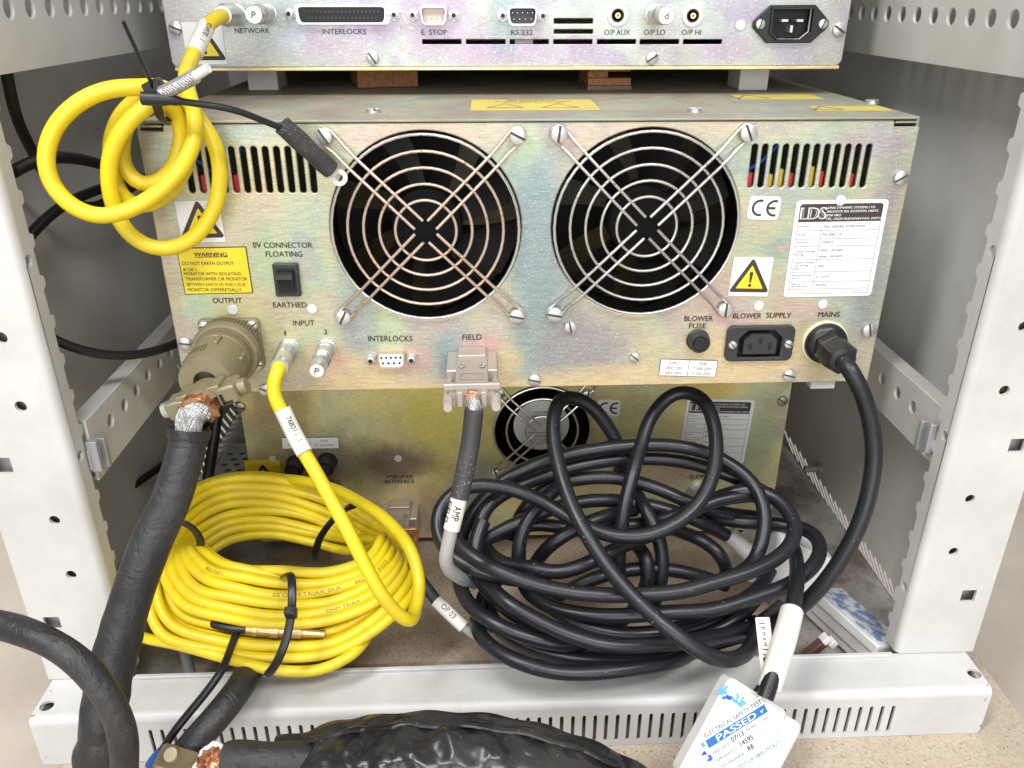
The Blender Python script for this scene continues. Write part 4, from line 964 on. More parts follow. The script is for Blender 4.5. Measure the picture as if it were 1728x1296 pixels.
mb = MB(); mb.ringprism([(p[0] * 1.08, p[1] * 1.08) for p in cav], cav, c - UY * .0008, UX, UZ, -UY, .0040); mb.obj('shroud', PLASTIC, inl)
mb = MB(); mb.box(c + UY * .006, (bw * 1.7, .001, hh * 1.7)); mb.obj('recess', DARK, inl)
mb = MB()
for dx, dz in ((0, -.0028), (-.0050, .0022), (.0050, .0022)): mb.box(c + np.array([dx, .0005, dz]), (.0042 if dz > 0 else .0016, .010, .0014 if dz > 0 else .0042))
mb.obj('pins', SCREW, inl)
for sx in (-1, 1): inst('screw', SCM, inl, c + np.array([sx * hw * .83, -.0032, 0]), (0, random.uniform(0, 3), 0), .0030)

# ------------------------------------------------------------------ lower unit (power supply), rear panel at Y=.105
LY = .105; LX0, LX1 = -.2195, .2125; LZ0, LZ1 = -.1905, -.012
psu = thing('power_supply_unit', 'lowest unit behind the cable coils, olive gold panel with one small silver fan', 'electronic unit', (0, LY + .15, LZ0))
p = aty(914.5, 724, LY); FX, FZ = p[0], p[2]
lpan = plate('rear_panel', rr(LX0, LZ0, LX1, LZ1, .002), [circ(FX, FZ, .0385, 48)], 'xz', LY, .002, ZINC_OLIVE, psu, bevel=.0005)
box_case(psu, LX0, LX1, LY + .0023, LY + .33, LZ0, LZ1, ZINC_OLIVE)
fo = fan(psu, FX, FZ, LY + .0015, .0385, 7, .0235)
guard(psu, FX, FZ, LY, (.013, .0285, .0385), .0366, .0062, .0045, STEEL, STEEL, .0009)
mb = MB(); mb.lathe([(0, .0225), (.0003, .0225)], (FX, LY + .0064, FZ), -UY, 36); hl = mb.obj('hub_label', mat('hub_label_grey', (.78, .78, .78), .35, .3), fo)
mb = MB(); f2 = Frame(np.array([FX + .016, LY + .0060, FZ + .016]), -UX, -UZ, -UY, .032, .032)
for v, wd in ((.80, .5), (.70, .7), (.25, .75), (.12, .55)):
    for k in range(int(wd * 16)): fline(mb, f2, .5 - wd / 2 + k / 16, v, .5 - wd / 2 + (k + .6) / 16, v, .0009, 0)
mb.obj('faint_print', INK_G, hl)
screws(psu, LY - .002, [(838, 799, 9.5), (991, 666, 9.5), (843, 664, 9)], SCM)
screws(psu, LY, [(406, 686, 9), (1320, 676, 9)], SCD); screws(psu, LY, [(672, 773, 6.5), (460, 774, 6)], RVM, 'rivet')
fr = pxframe(LY, (1009, 674), (1047, 675), (1045, 702), (1007, 701.5)); st = sticker('approval_sticker', psu, fr, PRINT_W, .002); ce_mark(st, fr)
fr = pxframe(LY, (1156.5, 673), (1273, 674), (1255.5, 781.5), (1147, 778.5)); rating_label(psu, fr, '', (('POWER SUPPLY', .725, .34), ('50Hz: 120/240V', .482, .0001 + .26), ('60Hz: 120/240V', .418, .26), ('240v', .32, .075)))
fuse_label(psu, LY, ((475.5, 738), (572, 737), (572, 756.5), (476, 757)), (('', .1), ('F 2A 250V', .3)), (('FUSE', .13), ('FF 16A 250V', .34)), (.60, .22))
for x, y in ((500, 782), (553, 778)):
    p = aty(x, y, LY); mb = MB(); mb.lathe([(0, .0080), (.002, .0080), (.003, .0074), (.012, .0070), (.013, .006)], p, -UY, 28); f_ = mb.obj('fuse_holder', PLASTIC, psu)
    mb = MB(); mb.lathe([(.013, .0045), (.0137, .0043)], p, -UY, 20); mb.obj('fuse_cap', PLASTIC_G, f_)
fr = pxframe(LY, (415, 777), (475.5, 776), (476, 836), (418, 836)); st = sticker('warning_sticker', psu, fr, PRINT_Y); warn_triangle(st, fr, INK, size=.46, cv=.46, mark='bolt')
for t, a, b, yt, yb in (('AMPLIFIER', 650.5, 698, 801, 806.8), ('INTERFACE', 650, 699, 809, 815), ('OUTPUT', 545, 574, 810, 816), ('SUPPLY', 1163, 1200, 801, 808)):
    ptext(t, a, b, yt, yb, LY, lpan, INK, .01)
mb = MB(); q = aty(1178, 832, LY); mb.lathe([(0, .011), (.002, .011), (.004, .008)], q, -UY, 24); mb.obj('cable_gland', NICKEL, psu)

# ------------------------------------------------------------------ wooden spacers between the units
p = at(603, 150, 2, AH + .0007); q = at(662, 150, 2, AH + .0007)
mb = MB(); mb.box((0, 0, (TZ0 - AH - .0012) / 2), (.044, .05, TZ0 - AH - .0018), np.array([[.97, .24, 0], [-.24, .97, 0], [0, 0, 1]]), bev=.001)
zb = AH + .0008
o = mb.obj('wooden_block', CHIP_RED, None, (0, 0, 0)); o.location = (p[0] + .016, p[1] + .030, zb); tag(o, 'plain reddish wooden block under the top unit, left of the yellow label', 'wood block')
p = at(991, 153, 2, AH + .0007); q = at(1066, 153, 2, AH + .0007)
t = thing('layered_wood_block', 'rough layered chipboard block with a gap, under the top unit above the right fan', 'wood block', ((p[0] + q[0]) / 2, p[1] + .03, zb))
hh = (TZ0 - zb) - .0006; wd = q[0] - p[0]
for k, (z0, z1, m_) in enumerate(((0, .20, CHIP_DIRTY), (.21, .52, CHIP_RED), (.80, 1, CHIP_RED))):
    mb = MB(); mb.box(((p[0] + q[0]) / 2, p[1] + .03 + .0006 * k, zb + hh * (z0 + z1) / 2), (wd - .001 * k, .06, hh * (z1 - z0)), bev=.0005); mb.obj('layer', m_, t)
mb = MB(); mb.box((p[0] + wd * .24, p[1] + .031, zb + hh * .66), (wd * .46, .056, hh * .27), bev=.0005); mb.obj('layer', CHIP_RED, t)

# ------------------------------------------------------------------ output plug and its cable
plug = thing('output_cable', 'thick black sleeved cable with olive circular plug and bare braid at its clamp', 'cable', OC - UY * .03)
nk = 132
mb = MB(); mb.lathe([(.0034, .0150), (.0050, .0186), (.0062, .0194)], OC, -UY, 48); mb.lathe([(.0062, .0194), (.0135, .0194)], OC, -UY, nk * 2, lambda k, i: 1.0 if (i // 2) % 2 else .945, False)
mb.lathe([(.0135, .0196), (.0175, .0196), (.0185, .0190), (.0190, .0165)], OC, -UY, 48); mb.obj('coupling_ring', OLIVE, plug)
mb = MB(); mb.lathe([(.0188, .0160), (.0188, .0163), (.0260, .0163), (.0268, .0156)], OC, -UY, 168, lambda k, i: 1.0 if k in (0, 3) or (i % 2) else .985, False); mb.obj('knurled_band', OLIVE, plug)
mb = MB(); mb.lathe([(.0186, .0172), (.0193, .0172)], OC, -UY, 48, None, False); mb.obj('groove', DARK, plug)
PL = .0560
mb = MB(); mb.lathe([(.0262, .0156), (.0300, .0158), (.0320, .0160), (PL - .012, .0157), (PL - .002, .0152), (PL, .0144), (PL, .0066), (PL - .008, .0066)], OC, -UY, 48)
for k in range(6):
    a = math.radians(60 * k + 20); d = np.array([math.cos(a), 0, math.sin(a)]); mb.box(OC - UY * (.0335) + d * .0160, (.0022, .010, .0022), bev=.0004)
body = mb.obj('back_shell', OLIVE, plug)
mb = MB()
for k in range(11):
    a = math.radians(96 + 5.4 * k); d = np.array([math.cos(a), 0, math.sin(a)]); t_ = np.array([-d[2], 0, d[0]])
    mb.box(OC - UY * (.0435) + d * .0158, (.0007, .0085, .0010), np.array([t_, UY, d]))
mb.obj('grip_ribs', OLIVE, body)
mb = MB(); ftx = OC - UY * (PL + .0002); text_into(mb, '12 A', ftx + np.array([-.0125, 0, .0082]), np.array([.93, 0, .36]), np.array([-.36, 0, .93]), .0085, .0028); mb.obj('lettering', mat('olive_engraving', (.16, .14, .09), .6), body)
# saddle clamp
CA = np.array([[.955, 0, .295], [0, 1, 0], [-.295, 0, .955]])
cc = OC + np.array([.0015, -(PL + .008), -.0055])
mb = MB()
for s_ in (-1, 1):
    mb.box(cc + CA[0] * s_ * .0145, (.0115, .015, .0105), CA, bev=.0018)
    mb.box(cc + CA[0] * s_ * .0085 + CA[2] * .0045, (.008, .014, .0055), CA, bev=.001)
arc = [(.0105 * math.cos(t), .0085 * math.sin(t)) for t in np.linspace(.25, math.pi - .25, 12)]
arc2 = [(.0070 * math.cos(t), .0055 * math.sin(t)) for t in np.linspace(math.pi - .25, .25, 12)]
mb.prism(arc + arc2, cc + UY * .0075, CA[0], CA[2], -UY, .016); cl = mb.obj('cable_clamp', OLIVE, plug)
mb = MB()
for s_ in (-1, 1): mb.box(cc + CA[0] * s_ * .0118 - UY * .0078 - CA[2] * .001, (.0013, .0010, .0062), CA); mb.box(cc + CA[0] * s_ * .0140 - UY * .0078 - CA[2] * .0035, (.0050, .0010, .0013), CA)
mb.obj('clamp_gap', DARK, cl)
for s_ in (-1, 1):
    mb = MB(); mb.cyl(cc + CA[0] * s_ * .0185, cc + CA[0] * s_ * .0245, .0048, .0044, 20); mb.obj('clamp_screw', NICKEL if s_ < 0 else OLIVE, cl)
mb = MB()
for k in range(5): mb.box(OC + np.array([.006 + .002 * k, -(PL - .004), -.0135 + .0012 * k]), (.0012, .010, .006), bev=.0002)
mb.obj('vent_fins', DARK, body)
rnd = random.Random(3)
fw = [[1 + .22 * rnd.uniform(-1, 1) for _ in range(24)] for _ in range(8)]
mb = MB(); ft = cc - UY * .0070 - UZ * .0008
mb.lathe([(-.002, .0078), (.003, .0090), (.0052, .0086), (.0052, .0064), (.001, .0058)], ft, (0, -1, -.25), 24, lambda k, i: fw[k][i]); mb.obj('copper_screen', FOIL, plug)
bp = [ft + UY * .006, ft - UY * .004 - UZ * .001] + trace([(322, 700, -.074), (318, 722, -.080), (316, 745, -.085)])
P = spline(bp, .0015)
mb = MB(); mb.tube(P, [(.0050 + .0014 * math.sin(math.pi * k / len(P))) for k in range(len(P))], 16)
rb = random.Random(5)
for k in range(64):                                            # loose strands of the braid
    a0 = rb.uniform(0, 6.28); tw = rb.choice((-1, 1)) * rb.uniform(1.2, 2.4); pts = []
    for i in range(0, len(P), 2):
        q = i / (len(P) - 1); T_ = P[min(i + 1, len(P) - 1)] - P[max(i - 1, 0)]; T_ /= np.linalg.norm(T_); U_ = np.cross(T_, UX); U_ /= np.linalg.norm(U_); V_ = np.cross(T_, U_)
        r_ = (.0051 + .0015 * math.sin(math.pi * q)) * rb.uniform(.98, 1.06); a = a0 + tw * q; pts.append(P[i] + (U_ * math.cos(a) + V_ * math.sin(a)) * r_)
    mb.tube(pts, .0005, 5)
mb.obj('braid', BRAID, plug)
sp_ = spline(trace([(319, 728, -.080), (316, 752, -.083), (303, 800, -.090), (286, 850, -.098), (262, 900, -.107), (238, 960, -.116), (218, 1020, -.125), (201, 1080, -.134), (186, 1140, -.142), (176, 1195, -.149), (170, 1245, -.155), (163, 1300, -.160), (160, 1380, -.165)]), .002)
n_ = len(sp_)
R_ = [.0094 + .0004 * min(1, k / 6) + .0022 * (k / n_) for k in range(n_)]
rw = random.Random(11); ph = [rw.uniform(0, 6.28) for _ in range(6)]
def wob(u, q):
    a = max(0, u - .32) / .68
    return 1 + a * (.05 * math.sin(q * 2 + u * 42 + ph[0]) + .045 * math.sin(q * 1 - u * 75 + ph[1]) + .035 * math.sin(q * 3 + u * 100 + ph[2])) + .012 * math.sin(q * 2 + u * 20)
mb = MB(); mb.tube(sp_, R_, 28, wob=wob); mb.obj('sleeve', SLEEVE, plug)
mb = MB(); t0 = sp_[1] - sp_[0]; t0 /= np.linalg.norm(t0)
mb.lathe([(.0015, .0088), (-.001, .0101), (-.0014, .0108), (.0005, .0110), (.004, .0103)], sp_[0], t0, 32, lambda k, i: 1 + .04 * math.sin(i * .4), False); mb.obj('sleeve_mouth', SLEEVE, plug)
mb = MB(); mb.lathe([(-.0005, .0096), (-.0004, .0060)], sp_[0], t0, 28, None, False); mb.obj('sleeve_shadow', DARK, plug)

# ------------------------------------------------------------------ hanging yellow network cable
NY = .0042
net = thing('network_cable', 'short yellow cable hanging from the top unit in loose loops under one black tie', 'cable', aty(260, 150, -.02), 'yellow screened cables')
e0 = aty(398, 24, TY)
pl_ = MB(); pl_.lathe([(.008, .0064), (.010, .0066), (.0140, .0066), (.0145, .0060), (.0150, .0066), (.024, .0066), (.026, .0058), (.030, .0052)], e0, -UY, 32); pl_.obj('plug', NICKEL, net)
c1 = lambda L_: trace(L_, 2.88)
n1 = [e0 - UY * .026, e0 - UY * .034 - UZ * .0005] + c1([(1030, 98, .070), (1000, 140, .062), (962, 215, .050), (925, 300, .032), (905, 360, .014), (912, 440, -.004), (945, 555, -.020), (948, 660, -.027), (915, 760, -.033), (850, 860, -.037), (750, 950, -.040), (640, 1015, -.043), (500, 1052, -.045), (390, 1025, -.046), (300, 960, -.046), (240, 870, -.045), (222, 770, -.043), (250, 650, -.040), (320, 550, -.037), (430, 470, -.033), (560, 428, -.028), (680, 425, -.024), (770, 420, -.018), (830, 440, -.012), (900, 490, -.009), (975, 590, -.010), (1040, 690, -.012), (1068, 800, -.013), (1065, 930, -.014), (1030, 1040, -.016), (960, 1140, -.019), (850, 1205, -.022), (740, 1205, -.025), (640, 1150, -.027), (570, 1050, -.028), (535, 930, -.029), (530, 800, -.030), (560, 690, -.030), (620, 600, -.029), (700, 525, -.027), (770, 485, -.024), (830, 520, -.018), (880, 600, -.013), (880, 700, -.013), (850, 800, -.015), (790, 870, -.016), (720, 905, -.017), (650, 880, -.017), (600, 810, -.017), (590, 720, -.017), (600, 640, -.016), (650, 545, -.015), (720, 480, -.014)])
mb = MB(); P = spline(n1, .003); mb.tube(P, NY, 14); mb.obj('jacket', YEL, net)
P2 = spline(c1([(690, 470, -.010), (610, 530, -.009), (550, 640, -.009), (535, 760, -.010), (555, 870, -.012), (600, 960, -.018), (680, 1000, -.026), (770, 970, -.030), (850, 900, -.030), (905, 800, -.026)]), .003)
mb = MB(); mb.tube(P2, NY, 14); mb.obj('jacket', YEL, net)
sl_ = spline(c1([(1003, 128, .0655), (975, 190, .054), (942, 262, .0415)]), .002)
mb = MB(); mb.tube(sl_, NY + .0008, 18); ms = mb.obj('marker_sleeve', SLV_W, net)
mb = MB(); text_on_path(mb, '1 - 0L6766', sl_, NY + .0008, .002, .014, .0030, .0, -.25, True); mb.obj('lettering', INK, ms) if False else None
mb = MB(); text_on_path(mb, '934970 - 1', sl_, NY + .0008, .0025, .0170, .0031, .0, .2); mb.obj('lettering', INK, ms)
# cable tie
tk = aty(262, 150, -.040)
mb = MB(); mb.box(tk, (.0095, .006, .0085), np.array([[.9, 0, .4], [0, 1, 0], [-.4, 0, .9]]), bev=.0012)
mb.tube(spline(trace([(262, 153, -.041), (266, 185, -.036), (280, 205, -.02), (300, 175, -.008), (292, 148, -.012), (268, 143, -.034)]), .002), .0024, 8, flat=.35)
tie = mb.obj('cable_tie', PLASTIC, net)
mb = MB(); mb.tube(spline(trace([(258, 146, -.042), (243, 112, -.048), (226, 75, -.052), (208, 36, -.055)]), .003), [.0017] * 0 or .0017, 8, flat=.4); mb.obj('tie_tail', PLASTIC, tie)

# ------------------------------------------------------------------ earth lead with ring terminal
ld = thing('earth_lead', 'thin black lead ending in a ring terminal, tied to the hanging yellow loops', 'lead', aty(400, 185, -.03))
P = spline(c1([(690, 478, -.046), (760, 482, -.046), (800, 480, -.046), (850, 488, -.045), (960, 505, -.042), (1080, 520, -.038), (1190, 550, -.033), (1290, 592, -.027), (1370, 622, -.022), (1420, 650, -.020)]), .003)
n_ = len(P); mb = MB(); mb.tube(P, [.0032 if k < n_ * .20 else (.0026 if k < n_ * .26 else .0017) for k in range(n_)], 12); mb.obj('wire', THINBLK, ld)
P = spline(c1([(1372, 608, -.022), (1440, 670, -.019), (1520, 745, -.015), (1608, 825, -.010)]), .002)
mb = MB(); mb.tube(P, .0052, 18, wob=lambda u, q: 1 + .04 * math.sin(q * 2 + u * 14)); mb.obj('heat_shrink', GREY_SLEEVE, ld)
q = trace([(1648, 862, -.0065)], 2.88)[0]; mb = MB(); d = P[-1] - P[0]; d /= np.linalg.norm(d)
mb.lathe([(0, .0021), (0, .0044), (.0012, .0046), (.0012, .0021), (0, .0021)], q, (.15, -1, .1), 26, cap=False)
mb.tube([P[-1] - d * .002, P[-1] + d * .003, q - d * .0045 - UY * .0005], [.0026, .0026, .0022], 10, flat=.8); mb.obj('ring_terminal', RIVET, ld)
P = spline(c1([(790, 452, -.044), (860, 420, -.047), (950, 368, -.050)]), .002)
mb = MB(); mb.tube(P, .0034, 14); sc = mb.obj('screen_tail', BRAID, ld)
P = spline(c1([(945, 372, -.050), (985, 348, -.051), (1012, 330, -.052)]), .002); mb = MB(); mb.tube(P, .0023, 12); mb.obj('white_core', WHITE, sc)

# ------------------------------------------------------------------ big yellow coil
coil = thing('yellow_cable_coil', 'large yellow cable coil held by three black ties in front of the lowest unit', 'cable coil', aty(460, 1060, -.03), 'yellow screened cables')
#   stations round the coil: inner pixel, outer pixel, inner depth, outer depth (real distance into the cabinet)
ST = [((465, 965), (450, 1122), -.045, -.076), ((555, 962), (565, 1112), -.040, -.072), ((622, 938), (662, 1050), -.028, -.058), ((640, 905), (706, 985), -.010, -.030),
      ((615, 935), (660, 905), .012, .006), ((582, 945), (610, 862), .024, .034), ((530, 925), (535, 818), .034, .054), ((455, 908), (450, 800), .038, .060), ((385, 918), (370, 802), .034, .056),
      ((342, 945), (312, 830), .020, .036), ((335, 925), (272, 900), .000, .006), ((340, 925), (243, 990), -.022, -.034), ((375, 945), (262, 1078), -.038, -.062), ((415, 955), (350, 1110), -.044, -.074)]
NS = len(ST); SI = np.array([aty(*s[0], s[2]) for s in ST]); SO = np.array([aty(*s[1], s[3]) for s in ST])
TURNS = 16; YR = .00345; rc = random.Random(21)
rows_front = [.02, .13, .24, .35, .46, .565, .81, .915]          # front rows leave a gap where the brass coupling lies
rows_back = [.08, .20, .33, .46, .58, .70, .82, .95]
slots_ = [(t, 0) for t in rows_front] + [(t, 1) for t in rows_back]
order = [0, 9, 3, 12, 5, 14, 7, 1, 10, 4, 8, 15, 6, 2, 13, 11]
jit = [[rc.uniform(-.016, .016) * (3.2 if 3 <= i <= 6 else 1) for i in range(NS)] for _ in range(TURNS)]
FRONTST = {0: 1, 1: 1, 2: .6, 13: 1, 12: .9, 11: .3}
path = []
def tmap(t, layer, i):
    u = (rows_front.index(t) + .4) / 8 if layer == 0 else t
    g_ = FRONTST.get(i, 0); return u + (t - u) * g_
for k in range(TURNS):
    (ta, la), (tb, lb) = slots_[order[k]], slots_[order[(k + 1) % TURNS]]
    for i in range(NS):
        s_ = i / NS; sm = min(1, max(0, (s_ - .20) / .24)); sm = sm * sm * (3 - 2 * sm)   # the change of place happens at the right-hand end
        a, b = tmap(ta, la, i), tmap(tb, lb, i)
        t = a + (b - a) * sm + jit[k][i]; t = min(1.02, max(-.02, t)); l_ = la + (lb - la) * sm + .9 * math.sin(math.pi * sm) * rc.choice((-.5, .6))
        p = SI[i] + (SO[i] - SI[i]) * t
        path.append(p + FW * (.0074 * l_))
pre = [SI[i] + (SO[i] - SI[i]) * .10 + FW * .0125 for i in (10, 11, 12, 13)]
path[0] = path[0] + FW * .006
P = spline(pre + path[:-3], .0035); mb = MB(); mb.tube(P, YR, 12); cj = mb.obj('jacket', YEL, coil)
YP = P
# outermost low strand and lead to the input plug
P = spline(trace([(232, 1030, -.02), (226, 1060, -.035), (240, 1075, -.05), (300, 1088, -.066), (380, 1110, -.077), (460, 1130, -.082), (540, 1130, -.080), (600, 1100, -.070), (622, 1070, -.055), (612, 1050, -.035)]), .003)
mb = MB(); mb.tube(P, YR, 12); mb.obj('jacket', YEL, coil)
ip = p1
mb = MB(); n = 6; prof = [(.006, .0060)]
for k in range(n): prof += [(.008 + .008 * k / n, .0056), (.008 + .008 * (k + .5) / n, .0060)]
prof += [(.0165, .0052), (.0172, .0057), (.0270, .0057), (.0285, .0052), (.0285, .0042)]
mb.lathe(prof, ip, -UY, 32); mb.obj('plug', NICKEL, coil)
P = spline([ip - UY * .026, ip - UY * .031 - UZ * .001] + trace([(459, 648, -.0345), (464, 672, -.036), (478, 700, -.040), (500, 742, -.046), (530, 792, -.056), (562, 850, -.066), (592, 905, -.076), (622, 965, -.084), (650, 1012, -.088), (676, 1040, -.088), (694, 1048, -.084), (700, 1030, -.072), (708, 990, -.057), (694, 930, -.040), (655, 880, -.016), (605, 846, .008), (560, 824, .030), (500, 810, .054), (440, 806, .085)]), .003)
mb = MB(); mb.tube(P, [.0041 - .0006 * max(0, k / len(P) - .72) / .28 for k in range(len(P))], 14); lead = mb.obj('jacket', YEL, coil)
for pts in ([(715, 1000, -.060), (722, 975, -.050), (705, 925, -.030), (680, 880, -.012), (660, 862, .000), (630, 850, .012)], [(690, 1015, -.066), (672, 965, -.050), (664, 925, -.036), (640, 880, -.02), (606, 848, -.004)], [(625, 915, -.055), (640, 890, -.045), (642, 862, -.03), (620, 836, -.01), (585, 815, .02)], [(560, 985, -.066), (620, 962, -.066), (670, 945, -.06), (690, 925, -.048), (682, 902, -.034), (640, 870, -.01)], [(575, 1020, -.070), (650, 985, -.068), (700, 960, -.058), (702, 938, -.046), (672, 922, -.03)],
            [(300, 960, -.045), (290, 905, -.032), (296, 860, -.014), (312, 820, .010), (350, 800, .034)], [(330, 985, -.052), (298, 930, -.04), (312, 880, -.022), (352, 845, .012), (420, 830, .034)]):
    q_ = trace(pts); q_[0] = q_[0] + FW * .020; q_[-1] = q_[-1] + FW * .020; q_[1] = q_[1] + FW * .003; q_[-2] = q_[-2] + FW * .003
    pass
sl_ = spline(trace([(476, 690, -.0395), (494, 728, -.0445), (514, 764, -.0515)]), .002)
mb = MB(); mb.tube(sl_, .0049, 18); ms = mb.obj('marker_sleeve', SLV_W, coil)
mb = MB(); text_on_path(mb, '76801 /  1', sl_, .0049, .0055, .0165, .0030, 0, .25); mb.obj('lettering', INK, ms)
# printed text along three front strands
def strand_text(t, x0, y0, Y0, width):
    q = aty(x0, y0, Y0); i = int(np.argmin(np.sum((YP - q) ** 2, 1))); seg = YP[max(0, i - 2):i + 40]
    if seg[min(20, len(seg) - 1)][0] < seg[0][0]: seg = YP[max(0, i - 40):i + 2][::-1]
    mb = MB(); text_on_path(mb, t, seg, YR, .004, width, .0020, -.004); mb.obj('lettering', INK_FAINT, coil)
for t, x, y, wd in (('50 OHM TRIAX 2KA', 460, 1000, .042), ('BELDEN 9222', 610, 978, .024), ('OHM TRIAX', 560, 1033, .022), ('BELDEN', 290, 940, .013)): strand_text(t, x, y, -.066, wd)
# ties
def tie_band(name, pts, w_=.0022, head=None, parent=coil, flat=.5):
    mb = MB(); mb.tube(spline(trace(pts), .002), w_ * 1.25, 8, flat=flat)
    o = mb.obj(name, PLASTIC, parent)
    if head:
        q = aty(*head); mb = MB(); mb.box(q, (.0072, .0048, .0076), np.array([[1, 0, -.05], [0, .9, .4], [.05, -.4, .9]]), bev=.0010); mb.obj('tie_head', PLASTIC, o)
    return o
tie_band('cable_tie', [(478, 972, -.050), (490, 970, -.060), (493, 992, -.072), (492, 1030, -.081), (484, 1075, -.089), (470, 1112, -.094), (456, 1134, -.092), (450, 1138, -.08)], .0009, (491, 1034, -.0865), flat=2.3)
tie_band('cable_tie', [(290, 880, -.020), (306, 880, -.026), (326, 892, -.024), (338, 912, -.020), (336, 930, -.008)], .0022)
tie_band('cable_tie', [(600, 852, .014), (580, 860, .008), (558, 882, .006), (540, 908, .010), (532, 938, .018), (534, 944, .022)], .0022)
# brass coupling inside the bundle
br = thing('coax_coupling', 'brass coaxial coupling with black tails lying inside the yellow coil', 'connector', aty(490, 1066, -.070))
A = aty(416, 1062, -.064); B = aty(548, 1070, -.063); d = (B - A) / np.linalg.norm(B - A); Ln = np.linalg.norm(B - A)
mb = MB(); mb.lathe([(0, .0030), (.004, .0030), (.0041, .0042), (.007, .0042), (.0071, .0036), (.015, .0036), (.0151, .0045), (.020, .0045), (.0201, .0034), (.028, .0034), (.0281, .0040), (.034, .0040), (.0341, .0030), (Ln, .0026)], A, d, 20); mb.obj('shell', BRASS, br)
mb = MB(); mb.tube(spline([A + d * .004] + trace([(385, 1060, -.062), (350, 1050, -.055), (310, 1042, -.03)]), .003), .0028, 10); mb.obj('tail', THINBLK, br)

# ------------------------------------------------------------------ field cable with connector hood
SCREW_BEIGE = dusty('beige_jackscrew', (0.52, 0.47, 0.42), 0.42, 0.66, (0.6, 0.55, 0.5), 500, metal=0.5)
def hood(parent, px0, px1, ytop, yfront, ybot, Y, tarn=None, front=None):
    a = aty(px0, ytop, Y); b = aty(px1, ytop, Y); z1 = a[2]; xm = (a[0] + b[0]) / 2; wd = b[0] - a[0]
    f = at((px0 + px1) / 2 - 2, yfront, 2, z1); yf = f[1]; z0 = at((px0 + px1) / 2, ybot, 1, yf)[2]; hgt = max(.011, z1 - z0)
    mb = MB(); ym = (Y + yf) / 2; D = Y - yf
    mb.box((xm, Y - D * .5, z1 - hgt * .5 + .0006), (wd * .62, D, hgt * .92), bev=.0012)
    mb.box((xm, Y - D * .28, z1 - hgt * .5 - .0004), (wd, D * .56, hgt * .84), bev=.0012)
    mb.box((xm, Y - D * .14, z1 + .0006), (wd * .56, D * .28, .0022), bev=.0008)
    h_ = mb.obj('connector_hood', BEIGE_MET, parent)
    mb = MB(); mb.box((xm, yf + .0012, z1 - hgt * .12), (wd * 1.06, .0034, hgt * .26), bev=.0008); mb.obj('hood_lip', tarn or BEIGE_MET, h_)
    mb = MB()
    mb.box((xm, yf + .003, z1 - hgt * .62), (wd * .86, .0030, hgt * .66), bev=.0004); mb.obj('hood_rear', tarn or BEIGE_MET, h_)
    mb = MB(); mb.box((xm, yf + .0012, z1 - hgt * .50), (wd * .30, .0012, hgt * .56)); mb.obj('cable_mouth', DARK, h_)
    mb = MB()
    for s_ in (-1, 1): mb.box((xm + s_ * wd * .22, yf + .0004, z1 - hgt * .62), (wd * .10, .0040, hgt * .62), bev=.0005)
    mb.obj('strap', BEIGE_MET, h_)
    for s_ in (-1, 1):
        mb = MB(); mb.lathe([(0, .0024), (D * .62, .0024), (D * .62, .0029), (D + .0075, .0029), (D + .0085, .0024)], (xm + s_ * wd * .44, Y - .003, z1 - hgt * .62), -UY, 18); mb.obj('thumb_screw', SCREW_BEIGE if tarn is None or s_ < 0 else tarn, h_)
        inst('screw', SCM, h_, (xm + s_ * wd * .20, Y - D * .55, z1 + .0008), (-math.pi / 2, 0, random.uniform(0, 3)), .0019)
    mb = MB(); mb.ringprism(rr(-wd * .22, -D * .09, wd * .22, D * .09, .0005), rr(-wd * .20, -D * .07, wd * .20, D * .07, .0004), (xm, Y - D * .80, z1 + .0004), UX, UY, UZ, .0004); mb.obj('embossed_panel', BEIGE_MET, h_)
    return np.array([xm, yf, z1 - hgt * .5]), hgt
fld = thing('field_cable', 'grey cable with beige connector hood and white AMP marker sleeve, plugged in below FIELD', 'cable', aty(796, 640, -.02))
m_, hg = hood(fld, 755, 838, 589, 648, 688, 0)
mb = MB(); P = spline([m_ + UY * .004, m_ - UY * .003 - UZ * .003] + trace([(800, 680, float(m_[1]) - .006), (800, 700, float(m_[1]) - .007)]), .002); mb.tube(P, .0036, 14)
for k in range(14):
    a = rb.uniform(0, 6.28); mb.tube([p + np.array([math.cos(a + i * .15), 0, math.sin(a + i * .15)]) * .0037 for i, p in enumerate(P)], .0005, 5)
mb.obj('braid', BRAID, fld)
mb = MB(); mb.lathe([(0, .0030), (.001, .0042), (.0018, .0036)], m_ - UY * .001, -UY, 16, lambda k, i: 1 + .2 * math.sin(i * 2.3)); mb.obj('copper_screen', FOIL, fld)
fy = float(m_[1]) - .0065
P = spline(trace([(800, 690, fy), (795, 740, fy - .004), (786, 790, fy - .010), (775, 840, fy - .016)]), .003); mb = MB(); mb.tube(P, .0055, 18); mb.obj('heat_shrink', GREY_SLEEVE, fld)
P = spline(trace([(775, 838, fy - .0158), (769, 865, fy - .019), (762, 893, fy - .022)]), .002); mb = MB(); mb.tube(P, .0048, 18); ms = mb.obj('marker_sleeve', SLV_W, fld)
mb = MB(); text_on_path(mb, 'AMP', P, .0048, .0045, .0085, .0040, 0, .1); text_on_path(mb, 'FIELD', P, .0048, .0030, .0125, .0034, 0, -1.05); mb.obj('lettering', INK, ms)
P = spline(trace([(763, 885, fy - .0215), (757, 915, fy - .024), (752, 940, fy - .025), (756, 958, fy - .022), (772, 972, fy - .010), (800, 985, .0)]), .002); mb = MB(); mb.tube(P, .0040, 14); mb.obj('jacket', GREYCAB, fld)

